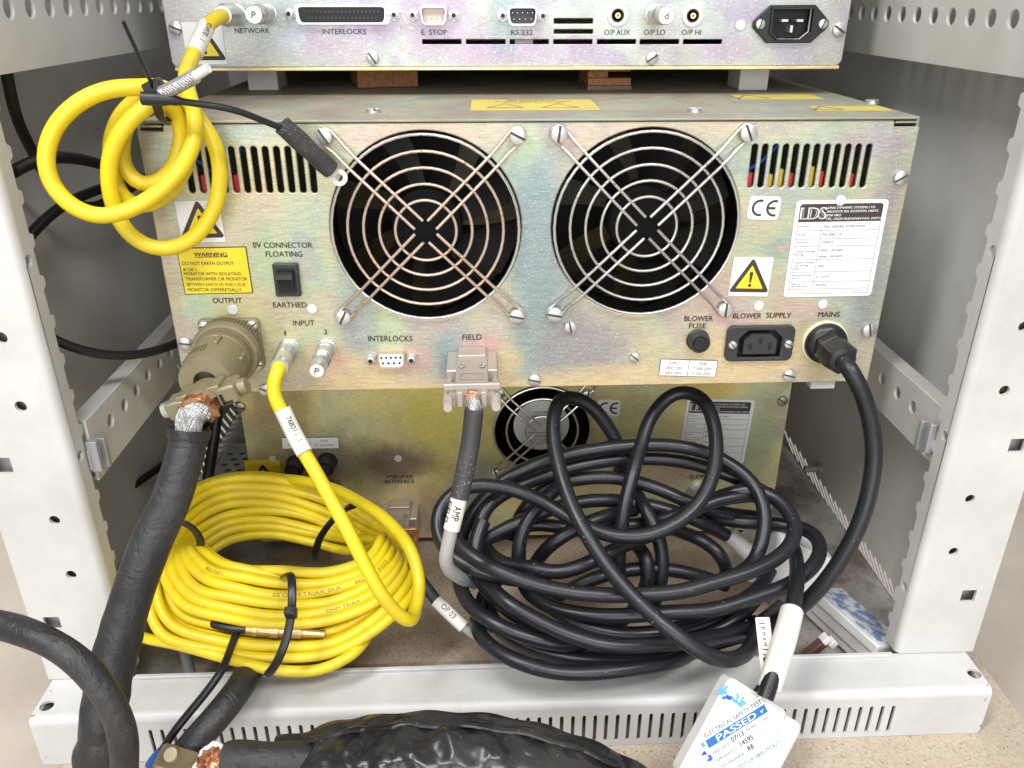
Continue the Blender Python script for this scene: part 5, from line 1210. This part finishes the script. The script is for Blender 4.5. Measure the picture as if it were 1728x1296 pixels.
itf = thing('interface_cable', 'tarnished beige connector hood with copper coloured arm, plugged into the lowest unit beside yellow coil', 'cable', aty(675, 880, LY - .02))
m2, hg2 = hood(itf, 644, 707, 847, 893, 934, LY, COPPER_MET)
mb = MB(); mb.tube(spline([m2 + UY * .004, m2 - UY * .006 - UZ * .004, m2 + np.array([.010, -.030, -.045]), m2 + np.array([.03, -.055, -.065])], .004), .0032, 12); mb.obj('jacket', THINBLK, itf)
oth = thing('signal_connector', 'dark connector hood half hidden behind the yellow coil, left of the copper armed hood', 'connector', aty(585, 850, LY - .02))
m3, hg3 = hood(oth, 550, 592, 832, 868, 900, LY)

# ------------------------------------------------------------------ cable marked OP 03
op = thing('marked_cable', 'thin grey and black cable with a white OP 03 marker sleeve between the two coils', 'cable', aty(760, 1035, -.03))
P = spline(trace([(690, 950, -.02), (715, 985, -.028), (742, 1020, -.040), (765, 1042, -.047), (792, 1066, -.053), (830, 1092, -.05)]), .003)
mb = MB(); mb.tube(P[:int(len(P) * .45)], .0038, 12); mb.obj('black_jacket', SLEEVE, op)
mb = MB(); mb.tube(P[int(len(P) * .4):], .0030, 12); mb.obj('grey_jacket', GREYCAB, op)
P = spline(trace([(737, 1014, -.0385), (760, 1037, -.0460), (783, 1058, -.0515)]), .002); mb = MB(); mb.tube(P, .0043, 18); ms = mb.obj('marker_sleeve', SLV_W, op)
mb = MB(); text_on_path(mb, 'OP 03', P, .0043, .0055, .0110, .0032, 0, .15); mb.obj('lettering', INK, ms)

# ------------------------------------------------------------------ black mains cable coil
base_y = lambda py: .072 - .000292 * (py - 640)
bk = thing('mains_cable', 'thick black mains cable tangled in a big coil, from MAINS gland to white plug', 'cable', aty(1060, 1000, -.05))
BR_ = .0048
def strand(pts, L_, k=2.5417, ox=720, oy=640, r=BR_, name='jacket'):
    o = []
    for p in pts:
        x, y = p[0] / k + ox, p[1] / k + oy; l = p[2] if len(p) > 2 else L_
        o.append(aty(x, y, base_y(y) - .0088 * l))
    o[0] = o[0] + FW * .010; o[-1] = o[-1] + FW * .010
    mb = MB(); P = spline(o, .004); mb.tube(P, r, 14); mb.obj(name, RUBBER, bk); return P
px = lambda pts: [((x - 720) * 2.5417, (y - 640) * 2.5417, *r) for x, y, *r in pts]
# front loop, up under the case and down to the front
strand([(830, 420, 0), (840, 330, 1), (800, 240, 2), (740, 150, 3), (680, 95, 3.6), (615, 72, 4), (565, 90, 4.6), (542, 170, 5), (545, 270, 5.3), (570, 390, 5.6), (605, 500, 5.8), (655, 610, 6), (725, 730, 6), (820, 860, 6), (930, 975, 6), (1050, 1080, 6), (1170, 1165, 5.6), (1270, 1205, 5), (1350, 1190, 4.2), (1400, 1130, 3), (1425, 1060, 1.5)], 5)
# second loop: up under the case, round and down to the far left
strand([(835, 890, 1), (822, 780, 1.6), (835, 640, 2.4), (855, 520, 2.8), (885, 400, 3), (920, 280, 2.6), (960, 165, 2.6), (1035, 75, 3), (1110, 52, 3.4), (1185, 85, 4), (1228, 175, 4.6), (1243, 300, 5), (1222, 430, 5.2), (1150, 555, 5.2), (1040, 635, 5), (910, 675, 4.8), (780, 668, 4.4), (640, 610, 4), (490, 520, 3.6), (340, 465, 3.4), (210, 455, 3.2), (110, 490, 3), (55, 560, 2.8), (45, 640, 2.8), (75, 720, 3.0), (150, 785, 3.4), (270, 835, 3.4), (400, 860, 2.6), (520, 850, 1.4)], 4)
# high arcs at the back
strand([(170, 830, -1), (140, 740, -.6), (160, 640, 0), (215, 545, .6), (305, 450, 1.4), (430, 380, 1.8), (600, 325, 2), (760, 295, 2.2), (910, 282, 2.2), (1060, 285, 2.2), (1200, 315, 2.2), (1320, 375, 2.4), (1410, 460, 2.6), (1450, 570, 2.8), (1440, 690, 2.8), (1400, 790, 2.4), (1330, 860, 1.2)], 2)
strand([(330, 960, -.8), (255, 870, -.2), (222, 760, .6), (222, 650, 1), (255, 550, 1.2), (350, 480, 1.2), (480, 425, 1), (620, 378, 1), (780, 348, 1), (930, 340, .8), (1080, 350, .8), (1200, 378, .8), (1330, 425, .8), (1440, 480, .6), (1530, 540, .6), (1600, 640, 1)], 1)
# long front sweep with the turn at the right
strand([(110, 500, 1.5), (90, 600, 2.4), (120, 690, 3.4), (200, 762, 4), (330, 832, 4.3), (500, 890, 4.5), (700, 922, 4.6), (900, 925, 4.6), (1100, 908, 4.6)] + px([(1197, 985, 4.6), (1267, 964, 4.6), (1319, 936, 4.4), (1342, 902, 4), (1335, 867, 3.4), (1309, 838, 2.8), (1270, 826, 2.2), (1220, 836, 1.6), (1160, 862, 1), (1100, 888, .6)]), 4)
strand([(400, 700, -.6), (400, 820, .4), (440, 920, 1.4), (560, 985, 2.2), (760, 1015, 3), (920, 1010, 3.4), (1040, 1000, 3.6)] + px([(1197, 1030, 3.6), (1267, 1010, 3.6), (1336, 984, 3.6), (1371, 957, 3.4), (1386, 926, 3), (1378, 904, 2.4), (1350, 890, 1.6), (1300, 884, .8), (1240, 880, .2), (1190, 872, 0)]), 3)
# the tail from the gland runs down on the right and into the heap
g0 = aty(1391, 577, 0)
gl = MB(); gl.lathe([(0, .0143), (.0012, .0143), (.0014, .0132)], g0, -UY, 36); gw = gl.obj('washer', mat('cream_washer', (.70, .66, .45), .45), bk)
gl = MB(); gl.lathe([(.0014, .0132), (.004, .0132), (.006, .0120), (.0075, .0098)], g0, -UY, 36); gl.lathe([(.0075, .0098), (.0080, .0104), (.0150, .0104), (.0155, .0098)], g0, -UY, 6); gl.obj('gland_body', PLASTIC, bk)
gl = MB(); gl.lathe([(.0155, .0096), (.0165, .0106), (.0255, .0106), (.0285, .0088), (.0290, .0060)], g0, -UY, 6); gl.lathe([(.024, .0088), (.0290, .0078), (.0300, .0060)], g0, -UY, 28); gl.obj('gland_nut', PLASTIC, bk)
o = [g0 - UY * .024, g0 - UY * .032 - UZ * .0008] + [aty(x, y, Y) for x, y, Y in ((1432, 620, -.037), (1453, 658, -.041), (1469, 710, -.045), (1475, 765, -.050), (1468, 825, -.056), (1452, 880, -.061), (1425, 935, -.065), (1390, 985, -.067), (1350, 1025, -.064), (1295, 1058, -.056), (1230, 1078, -.050), (1160, 1096, -.052), (1080, 1104, -.056), (990, 1090, -.058), (920, 1066, -.056), (860, 1030, -.052), (815, 985, -.046), (800, 930, -.035), (815, 880, -.02))]
mb = MB(); mb.tube(spline(o, .004), BR_ + .0003, 16); mb.obj('jacket', RUBBER, bk)
# lower strands
strand([(150, 790, 0), (140, 870, .8), (185, 970, 1.8), (310, 1058, 2.6), (460, 1112, 2.6), (600, 1140, 2.2), (760, 1140, 1.4)], 2)
strand([(215, 1000, .4), (222, 1085, 1.4), (285, 1155, 2.2), (400, 1215, 2.8), (550, 1255, 3), (720, 1258, 3), (900, 1238, 2.8), (1060, 1210, 2.2), (1200, 1160, 1.4)], 2)
strand([(255, 960, .2), (300, 1060, .8), (420, 1140, 1.2), (600, 1195, 1.6), (800, 1205, 1.6), (1000, 1200, 1.4), (1160, 1180, 1)], 1)
strand([(470, 890, .5), (530, 975, 1.2), (660, 1050, 1.6), (820, 1090, 1.8), (1000, 1085, 1.8), (1150, 1045, 1.4), (1300, 980, 1), (1420, 900, .6), (1500, 820, .2)], 1)
strand([(240, 870, 3.2), (330, 945, 3.6), (450, 1020, 3.8), (600, 1090, 4), (780, 1140, 4)] + px([(1128, 1086, 3.4), (1200, 1076, 2.4), (1270, 1058, 1.2), (1325, 1030, -.2)]), 3)
# inner tangle
strand([(430, 920, -.6), (395, 820, 0), (395, 710, .6), (430, 610, 1), (510, 510, 1.2), (620, 430, .8)], 1)
strand([(470, 800, .2), (520, 720, 1), (620, 650, 1.6), (760, 590, 1.6), (900, 570, 1)], 1)
strand([(110, 830, -.8), (165, 760, -.4), (250, 690, .2), (400, 610, .6), (560, 550, .6), (700, 520, .4), (860, 525, .2), (1000, 550, .2), (1150, 600, .4), (1300, 680, 0)], 0)
strand([(360, 690, -1), (430, 540, -.4), (530, 455, .1), (640, 430, .4), (780, 420, .6), (900, 440, .8), (1020, 480, 1), (1130, 530, 1), (1260, 570, .6), (1420, 600, .2)], 1)
strand([(215, 650, -.4), (265, 745, .6), (340, 795, 1.4), (440, 805, 2), (560, 830, 2.6), (690, 790, 2.8), (850, 710, 2.6), (1000, 650, 2.2), (1130, 570, 2), (1250, 518, 2), (1390, 498, 1.8), (1525, 515, 1.4)], 2)
strand([(1060, 650, -.4), (1190, 695, 0), (1270, 765, .2), (1300, 830, 0)], 0)
strand([(890, 470, .4), (930, 540, .8), (980, 640, 1), (1010, 750, .6), (1003, 880, 0), (985, 980, -.8)], 1)
strand([(870, 700, .4), (935, 745, 1), (955, 820, .8), (935, 900, .2), (900, 990, -.8)], 1)
strand([(540, 960, -.4), (690, 865, 0), (850, 820, .2), (1000, 812, .2), (1160, 840, 0), (1300, 900, 0)], 0)
strand([(300, 880, -.4), (240, 930, 0), (235, 1010, .4), (290, 1080, .6)], 0)
strand([(700, 1110, .2), (830, 1040, .6), (900, 980, .6), (1000, 900, .4)], 0)
strand([(1100, 1120, .6), (1230, 1080, .8), (1360, 1000, .8), (1450, 930, .6)], 1)
strand([(250, 700, -1.4), (360, 650, -1), (480, 620, -.6), (600, 640, -.4), (760, 625, -.4), (900, 625, -.2), (1010, 600, -.2)], 0)
# end that goes up into the white wrap and plug
PW = [(1300, 905, .018), (1332, 915, -.010), (1344, 945, -.040), (1344, 985, -.070), (1338, 1025, -.090), (1322, 1085, -.112), (1306, 1135, -.1245), (1296, 1163, -.1300), (1291, 1178, -.1330)]
P = spline([aty(*p) for p in PW], .003); mb = MB(); mb.tube(P, BR_, 16); mb.obj('jacket', RUBBER, bk)
P = spline([aty(*p) for p in ((1336, 1032, -.0925), (1323, 1082, -.1115), (1308, 1130, -.1225), (1299, 1158, -.1265))], .002)
mb = MB(); mb.tube(P, .0066, 22, wob=lambda u, q: 1 + .03 * math.sin(q * 2 + 1 + u * 2)); mb.obj('paper_wrap', SLV_W, bk)
a0, a1, b1, b0 = aty(1294, 1042, -.098), aty(1322, 1040, -.100), aty(1287, 1150, -.121), aty(1266, 1149, -.120)
fr = frame_from([a0, a1, b1, b0], np.cross((b0 - a0), (a1 - a0)) / np.linalg.norm(np.cross((b0 - a0), (a1 - a0))))
if fr.n @ (CAM - fr.o) < 0: fr = frame_from([a0, a1, b1, b0], -fr.n)
tg_ = sticker('month_tag', bk, fr, SLV_W, .0008, .0004); mb = MB()
f2 = Frame(fr.P(0, 1, .0003), -fr.uz, fr.ux, fr.n, fr.h, fr.w)
for k, ch in enumerate('JFMAMJJ SON'):
    if ch == ' ':
        mb.prism(circ(0, 0, .0016, 16), f2.P(.075 + k * .082 + .02, .42, .0004), f2.ux, f2.uz, f2.n, .0001); continue
    text_into(mb, ch, f2.P(.075 + k * .082, .33, .0005), f2.ux, f2.uz, .0018 if ch != 'J' else .0012, .0024)
mb.obj('lettering', INK, tg_)
# white plug in front of the base
q1, q2, q3 = aty(1214, 1130, -.120), aty(1359, 1220, -.129), aty(1156, 1257, -.142)
ux = q2 - q1; W_ = np.linalg.norm(ux); ux /= W_; vv = q3 - q1; vv -= ux * (vv @ ux); uz = -vv / np.linalg.norm(vv); nn = np.cross(ux, uz)
if nn @ (CAM - q1) < 0: nn = -nn
pc = q1 + ux * W_ * .40 - uz * .029
mb = MB()
AX = np.array([ux, -nn, uz])
mb.box(q1 + ux * (W_ * .375 + .0064) - uz * .031 - nn * .0065, (W_ * .75 - .0044, .013, .062), AX, bev=.0035)
pg = mb.obj('plug', WHITE, bk)
mb = MB(); mb.box(q1 + ux * (W_ * .72 + .0045) - uz * .032 - nn * .0110, (W_ * .56, .014, .060), AX, bev=.0045); mb.obj('plug_flange', WHITE, pg)
mb = MB(); mb.lathe([(0, .0056), (.004, .0054), (.005, .005)], q1 + ux * W_ * .58 - nn * .0095 - uz * .0012, uz + ux * .1, 20); mb.obj('cord_grip', PLASTIC_G, pg)
# test sticker on the plug face
ss = [q1 + nn * .0003 + 0 * ux for _ in range(4)]
def onface(x, y):
    r = FW + RT * (x - 864) / FOC - UP * (y - 648) / FOC; o_ = q1 + nn * .0004; t = ((o_ - CAM) @ nn) / (r @ nn); return CAM + r * t
z7 = lambda x, y: onface(x / 4.873 + 1140, y / 4.873 + 1030)
o0 = z7(232, 1030); e1 = z7(717, 730); dn = z7(330, 1290)
sx = e1 - o0; SWd = np.linalg.norm(sx); sx /= SWd; sy2 = np.cross(nn, sx); SH = .034
tl = z7(212, 1002)
fs = Frame(tl - sy2 * SH, sx, sy2, nn, np.linalg.norm(z7(672, 660) - tl), SH)
st = sticker('test_sticker', pg, fs, PRINT_W, .0012, .00015)
mb = MB(); fpoly(mb, fs, [(0, .70), (1.0, .70), (1.0, .845), (0, .845)], .0003); mb.obj('blue_band', INK_BLUE, st)
mb = MB(); ftext(mb, fs, 'ELECTRICAL SAFETY TEST', .02, .885, .96, .072, .004, 0, .0004); mb.obj('lettering', INK_G, st)
mb = MB(); ftext(mb, fs, 'PASSED', .16, .722, .66, .105, .035, 0, .0005); ftext(mb, fs, 'v', .90, .74, .06, .075, .01, .3, .0005); mb.obj('lettering', INK_W, st)
mb = MB()
for t, u, v, wd, h in (('PASS DATE', .02, .565, .27, .052), ('Re-test-12 mths', .60, .60, .37, .052), ('APPLIANCE ID', .02, .425, .34, .052), ('TEST ENGINEER', .02, .285, .40, .052)): ftext(mb, fs, t, u, v, wd, h, 0, 0, .0004)
for v, u in ((.553, .30), (.413, .37), (.273, .43)): fline(mb, fs, u, v, .98, v, .00018, .0004)
mb.obj('lettering', INK_G, st)
mb = MB(); ftext(mb, fs, 'SAFETY TEST UK 0800 093 6271', -.02, .115, 1.0, .066, 0, 0, .0004); mb.obj('lettering', INK_BLUE, st)
mb = MB()
for t, u, v, wd in (('07/13', .34, .575, .20), ('14595', .43, .435, .21), ('RB', .50, .295, .09)): ftext(mb, fs, t, u, v, wd, .085, .012, 0, .0005)
mb.obj('lettering', INK, st)
rs = random.Random(8)
def smear(cx, cy, n_, spread, m_):
    mb = MB()
    for _ in range(n_):
        x, y = cx + rs.gauss(0, spread), cy + rs.gauss(0, spread); a = rs.uniform(0, 3.14); l_, w_ = rs.uniform(6, 26), rs.uniform(4, 10); k = 9
        mb.add([z7(x + l_ * math.cos(t) * math.cos(a) * rs.uniform(.7, 1.2) - w_ * math.sin(t) * math.sin(a), y + l_ * math.cos(t) * math.sin(a) + w_ * math.sin(t) * math.cos(a) * rs.uniform(.7, 1.2)) + nn * rs.uniform(.0, .0003) for t in np.linspace(0, 6.28, k + 1)[:-1]], [tuple(range(k))], False)
    mb.obj('ink_smear', m_, pg)
LBL = mat('smeared_blue_ink', (.10, .42, .70), .4); DBL = mat('dark_blue_ink', (.02, .10, .45), .4)
smear(385, 660, 26, 20, LBL); smear(400, 715, 6, 9, DBL); smear(440, 715, 7, 14, DBL); smear(500, 740, 14, 20, LBL); smear(540, 770, 6, 12, LBL); smear(222, 1105, 6, 8, LBL); smear(240, 1175, 5, 8, DBL); smear(280, 1225, 5, 12, DBL)

# ------------------------------------------------------------------ white mains adaptor and small white items in the right corner
ad = thing('mains_adaptor', 'long white plastic adaptor with a blue patterned top in the right corner behind the base', 'adaptor', aty(1415, 1060, -.03))
ZT = -.178; A = at(1376, 996, 2, ZT); B = at(1480, 1088, 2, ZT); d = B - A; Ln = np.linalg.norm(d); d /= Ln
qh = np.cross(UZ, d); qh = qh if qh[1] > 0 else -qh
nc = qh * .30 + UZ * .954; nc /= np.linalg.norm(nc); nb = np.cross(nc, d); nb = nb if nb[1] > 0 else -nb
AX = np.array([d, nb, nc]); hb_ = .0225
ctr = (A + B) / 2 + nb * .015 - nc * hb_ / 2
mb = MB(); mb.box(ctr, (Ln + .002, .030, hb_), AX, bev=.003); bo_ = mb.obj('body', WHITE, ad)
mb = MB(); mb.box(ctr - nb * .0012 + nc * (hb_ * .5 - .003), (Ln + .006, .032, .0080), AX, bev=.002); cvr = mb.obj('cover', WHITE, ad)
mb = MB(); mb.box(ctr + nc * (hb_ * .5 + .0011), (Ln - .004, .026, .0006), AX); mb.obj('printed_face', BLUEPAT, cvr)
mb = MB(); mb.box(ctr - nb * .0152 - nc * .004, (Ln - .010, .0006, .0010), AX); mb.obj('seam', GREYCAB, bo_)
wt = thing('white_plug_lead', 'white cable sleeve and white plug half buried under the black coil at the right', 'plug', aty(1262, 935, .02))
P = spline(trace([(1228, 900, .012), (1262, 932, .006), (1292, 962, .000)]), .002); mb = MB(); mb.tube(P, .0066, 20); mb.obj('sleeve', WHITE, wt)
q = aty(1300, 935, .028); mb = MB(); mb.box(q, (.055, .024, .046), np.array([[.9, .2, -.38], [-.1, .96, .25], [.4, -.18, .9]]), bev=.004); mb.obj('body', WHITE, wt)
q = aty(1335, 950, -.012); mb = MB(); mb.box(q, (.05, .016, .036), np.array([[.86, .1, -.5], [-.1, .98, .1], [.5, .0, .86]]), bev=.004); mb.obj('cap', WHITE, wt)
ct = thing('loose_connector', 'small red brown terminal block with white ends on the tray behind the white adaptor', 'connector', aty(1385, 1085, -.038))
q = aty(1378, 1092, -.046); mb = MB(); mb.box(q, (.020, .006, .006), np.array([[.75, .2, .62], [-.2, .97, 0], [-.62, 0, .75]]), bev=.001); mb.obj('block', mat('red_brown_plastic', (.12, .06, .045), .5), ct)
for k, (x, y) in enumerate(((1392, 1078), (1403, 1084))):
    q = aty(x, y, -.045); mb = MB(); mb.box(q, (.006, .006, .005), np.array([[.75, .2, .62], [-.2, .97, 0], [-.62, 0, .75]]), bev=.0008); mb.obj('terminal', PRINT_W, ct)

# ------------------------------------------------------------------ bottom left: heavy cables crossing the base
hv = thing('heavy_black_cable', 'thick black cable from the left edge curving down across the sleeved output cable', 'cable', aty(150, 1150, -.19))
P = spline([aty(*p) for p in ((-90, 1035, -.165), (-20, 1050, -.172), (35, 1064, -.178), (95, 1090, -.185), (145, 1128, -.190), (180, 1172, -.193), (202, 1220, -.195), (210, 1265, -.196), (209, 1320, -.196), (205, 1390, -.195))], .003)
mb = MB(); mb.tube(P, .0063, 18, wob=lambda u, q: 1 + .02 * math.sin(q * 2 + u * 30)); mb.obj('jacket', SLEEVE, hv)
hv2 = thing('sleeved_power_cable', 'black cable running from under the yellow coil down over the base to a broken connector', 'cable', aty(390, 1190, -.10))
P = spline([aty(*p) for p in ((480, 985, .02), (460, 1060, -.026), (434, 1112, -.060), (400, 1166, -.098), (362, 1215, -.116), (325, 1256, -.126), (290, 1300, -.134), (260, 1350, -.14))], .003)
mb = MB(); mb.tube(P, .0083, 20, wob=lambda u, q: 1 + .015 * math.sin(q * 3 + u * 30)); mb.obj('sleeve', SLEEVE, hv2)
bb = MB(); q = aty(300, 1300, -.142); ax = np.array([[.93, -.1, -.35], [.1, .99, 0], [.35, -.03, .93]])
bb.box(q, (.026, .018, .018), ax, bev=.003); sh = bb.obj('broken_shell', OLIVE, hv2)
mb = MB(); mb.lathe([(0, .0042), (.003, .0042), (.004, .0036)], aty(293, 1274, -.150), (-.1, -.6, .8), 20); mb.obj('clamp_screw', OLIVE, sh)
td = thing('thin_black_lead', 'thin black wire from the yellow coil down to a blue end beside the broken connector', 'lead', aty(340, 1185, -.1))
P = spline([aty(*p) for p in ((402, 1060, -.058), (390, 1092, -.078), (374, 1132, -.097), (345, 1172, -.108), (315, 1208, -.116), (290, 1240, -.122), (272, 1270, -.126))], .003)
mb = MB(); mb.tube(P, .0024, 12); mb.obj('wire', RUBBER, td)
P = spline([aty(*p) for p in ((274, 1266, -.126), (262, 1276, -.127), (252, 1292, -.128))], .002); mb = MB(); mb.tube(P, .0026, 10); mb.obj('blue_end', BLUEW, td)
bolt = thing('levelling_bolt', 'grey threaded rod standing on the tray at the left behind the base', 'bolt', aty(314, 1135, -.045))
A, B = aty(309, 1085, -.040), aty(322, 1140, -.052); d = (B - A); Ln = np.linalg.norm(d); d /= Ln
prof = []; n = 26
for k in range(n): prof += [(Ln * k / n, .0040), (Ln * (k + .5) / n, .0033)]
mb = MB(); mb.lathe(prof, A, d, 20); mb.obj('thread', CLIPM, bolt)

# ------------------------------------------------------------------ wrinkled black vinyl sleeve along the bottom edge
vs_ = thing('vinyl_cable_sleeve', 'wrinkled shiny black vinyl sleeve lying in front of the base with frayed copper cable end', 'cable sleeve', aty(720, 1290, -.16))
ctrl = [(455, 1304, -.150), (520, 1306, -.152), (600, 1298, -.156), (680, 1290, -.160), (760, 1289, -.162), (840, 1296, -.163), (920, 1314, -.164), (1000, 1342, -.164), (1080, 1384, -.162), (1150, 1430, -.16)]
P = spline([aty(*p) for p in ctrl], .0015); m_n = len(P)
rv = random.Random(4); waves = [(rv.choice((2, 3, 4, 5, 6, 7)), rv.uniform(-110, 110), rv.uniform(0, 6.28), rv.uniform(.010, .034)) for _ in range(24)]
def wobv(u, q):
    s_ = 0
    for k, f, ph_, a in waves: s_ += a * (1 - abs(math.sin((q * k + u * f + ph_) / 2)) ** .6 * 1.5)
    return 1 + s_ * .75
RR = [.0125 + .0085 * min(1, k / (m_n * .16)) for k in range(m_n)]
mb = MB(); mb.tube(P, RR, 96, flat=1.0, wob=wobv); body_ = mb.obj('vinyl_tube', VINYL, vs_)
for k, (off, rad) in enumerate(((0, .0040), (.0045, .0020), (.0085, .0015))):            # zip edge and welted seam
    pts = []
    for i in range(3, m_n - 1, 2):
        T_ = P[i + 1] - P[i - 1]; T_ /= np.linalg.norm(T_); b_ = CAM - P[i]; b_ -= T_ * (b_ @ T_); b_ /= np.linalg.norm(b_); up2 = np.cross(b_, T_)
        if up2[2] < 0: up2 = -up2
        an = .18 + off * 34; pts.append(P[i] + (up2 * math.cos(an) + b_ * math.sin(an)) * (RR[i] * .99 + .0004 + .0006 * math.sin(i * .35 + k)))
    mb = MB(); mb.tube(pts, rad, 8, flat=1.4); mb.obj('welt', VINYL, body_)
P = spline([aty(*p) for p in ((384, 1285, -.150), (430, 1282, -.151), (480, 1285, -.151), (530, 1288, -.152))], .002)
mb = MB(); mb.tube(P, [.0100 + .0005 * math.sin(k * .5) for k in range(len(P))], 28, wob=lambda u, q: 1 + .025 * math.sin(q * 2 + u * 9)); mb.obj('end_sleeve', SLEEVE, vs_)
q = aty(362, 1290, -.151); rnd = random.Random(12); fw = [[1 + .28 * rnd.uniform(-1, 1) for _ in range(26)] for _ in range(8)]
dc = CAM - q; dc /= np.linalg.norm(dc); dc = dc * .8 + np.array([-.35, 0, .35]); dc /= np.linalg.norm(dc)
mb = MB(); mb.lathe([(-.010, .0060), (-.004, .0082), (.001, .0086), (.004, .0074), (.0052, .0050), (.0030, .0030), (.0040, .0012), (.0042, 0.0)], q, dc, 26, lambda k, i: fw[k][i]); mb.obj('copper_foil', FOIL, vs_)
ua = np.cross(dc, UX); ua /= np.linalg.norm(ua); va = np.cross(dc, ua)
mb = MB(); pts = [q + (ua * math.cos(t) + va * math.sin(t)) * (.0096 + .0012 * rnd.uniform(-1, 1)) + dc * rnd.uniform(-.001, .002) for t in np.linspace(0, 6.28, 31)[:-1]]
mb.tube(pts, [.0020 + .0006 * rnd.uniform(-1, 1) for _ in pts], 10, True)
mb.obj('white_filler', SLV_W, vs_)
mb = MB()
for k in range(26):
    a = rnd.uniform(0, 6.28); r0 = rnd.uniform(.003, .008); s_ = q + np.array([.004, math.cos(a) * r0, math.sin(a) * r0]); mb.tube([s_, s_ + np.array([.006, rnd.uniform(-.002, .002), rnd.uniform(-.002, .002)]), s_ + np.array([.012, rnd.uniform(-.003, .003), rnd.uniform(-.003, .003)])], .00045, 5)
mb.obj('frayed_strands', BRAID, vs_)

# ------------------------------------------------------------------ thin black cables along the left inner wall
def wall_cable(label, pts, r=.0030):
    P = spline([aty(*p) for p in pts], .005); mb = MB(); mb.tube(P, r, 12)
    o = mb.obj('thin_cable', THINBLK, None); tag(o, label, 'cable', 'thin black cables along the left wall'); return o
wall_cable('thin black cable dropping from the upper left rail behind the yellow loops', [(8, 105, -.020), (16, 150, -.012), (30, 205, .000), (52, 250, .015), (75, 295, .03), (110, 335, .05), (150, 350, .07), (200, 330, .10), (260, 290, .16)])
wall_cable('thin black cable arching behind the hanging yellow loops at the left wall', [(22, 290, -.02), (50, 275, -.005), (85, 266, .01), (130, 268, .04), (175, 279, .08), (230, 300, .14), (290, 330, .2)], .0034)
wall_cable('thin black cable rising from the left upright towards the amplifier corner', [(30, 425, -.02), (55, 392, .00), (95, 355, .03), (135, 332, .06), (175, 317, .09), (230, 300, .14)], .0032)
wall_cable('thin black cable sagging across the lower left rail to the middle unit', [(70, 560, -.025), (101, 579, -.022), (156, 596, -.012), (208, 601, .000), (257, 594, .015), (292, 582, .03), (340, 560, .06)], .0028)
wall_cable('thin black cable running down the lower left wall behind the sleeved cable', [(150, 880, .06), (187, 848, .08), (229, 817, .10), (278, 782, .13), (330, 735, .17), (370, 690, .2)], .0030)
wall_cable('thin black cable hanging upright in the dark gap left of the lowest unit', [(372, 650, .16), (366, 700, .15), (360, 750, .14), (352, 800, .12), (345, 850, .10)], .0045)
wall_cable('thin black cable beside the left upright, close behind the sleeved cable', [(262, 880, .02), (240, 905, -.005), (218, 935, -.02), (200, 970, -.03), (190, 1010, -.035)], .0030)
print('objects', len(bpy.data.objects), 'tris', sum(len(m.loop_triangles) if m.loop_triangles else sum(len(p.vertices) - 2 for p in m.polygons) for m in bpy.data.meshes))
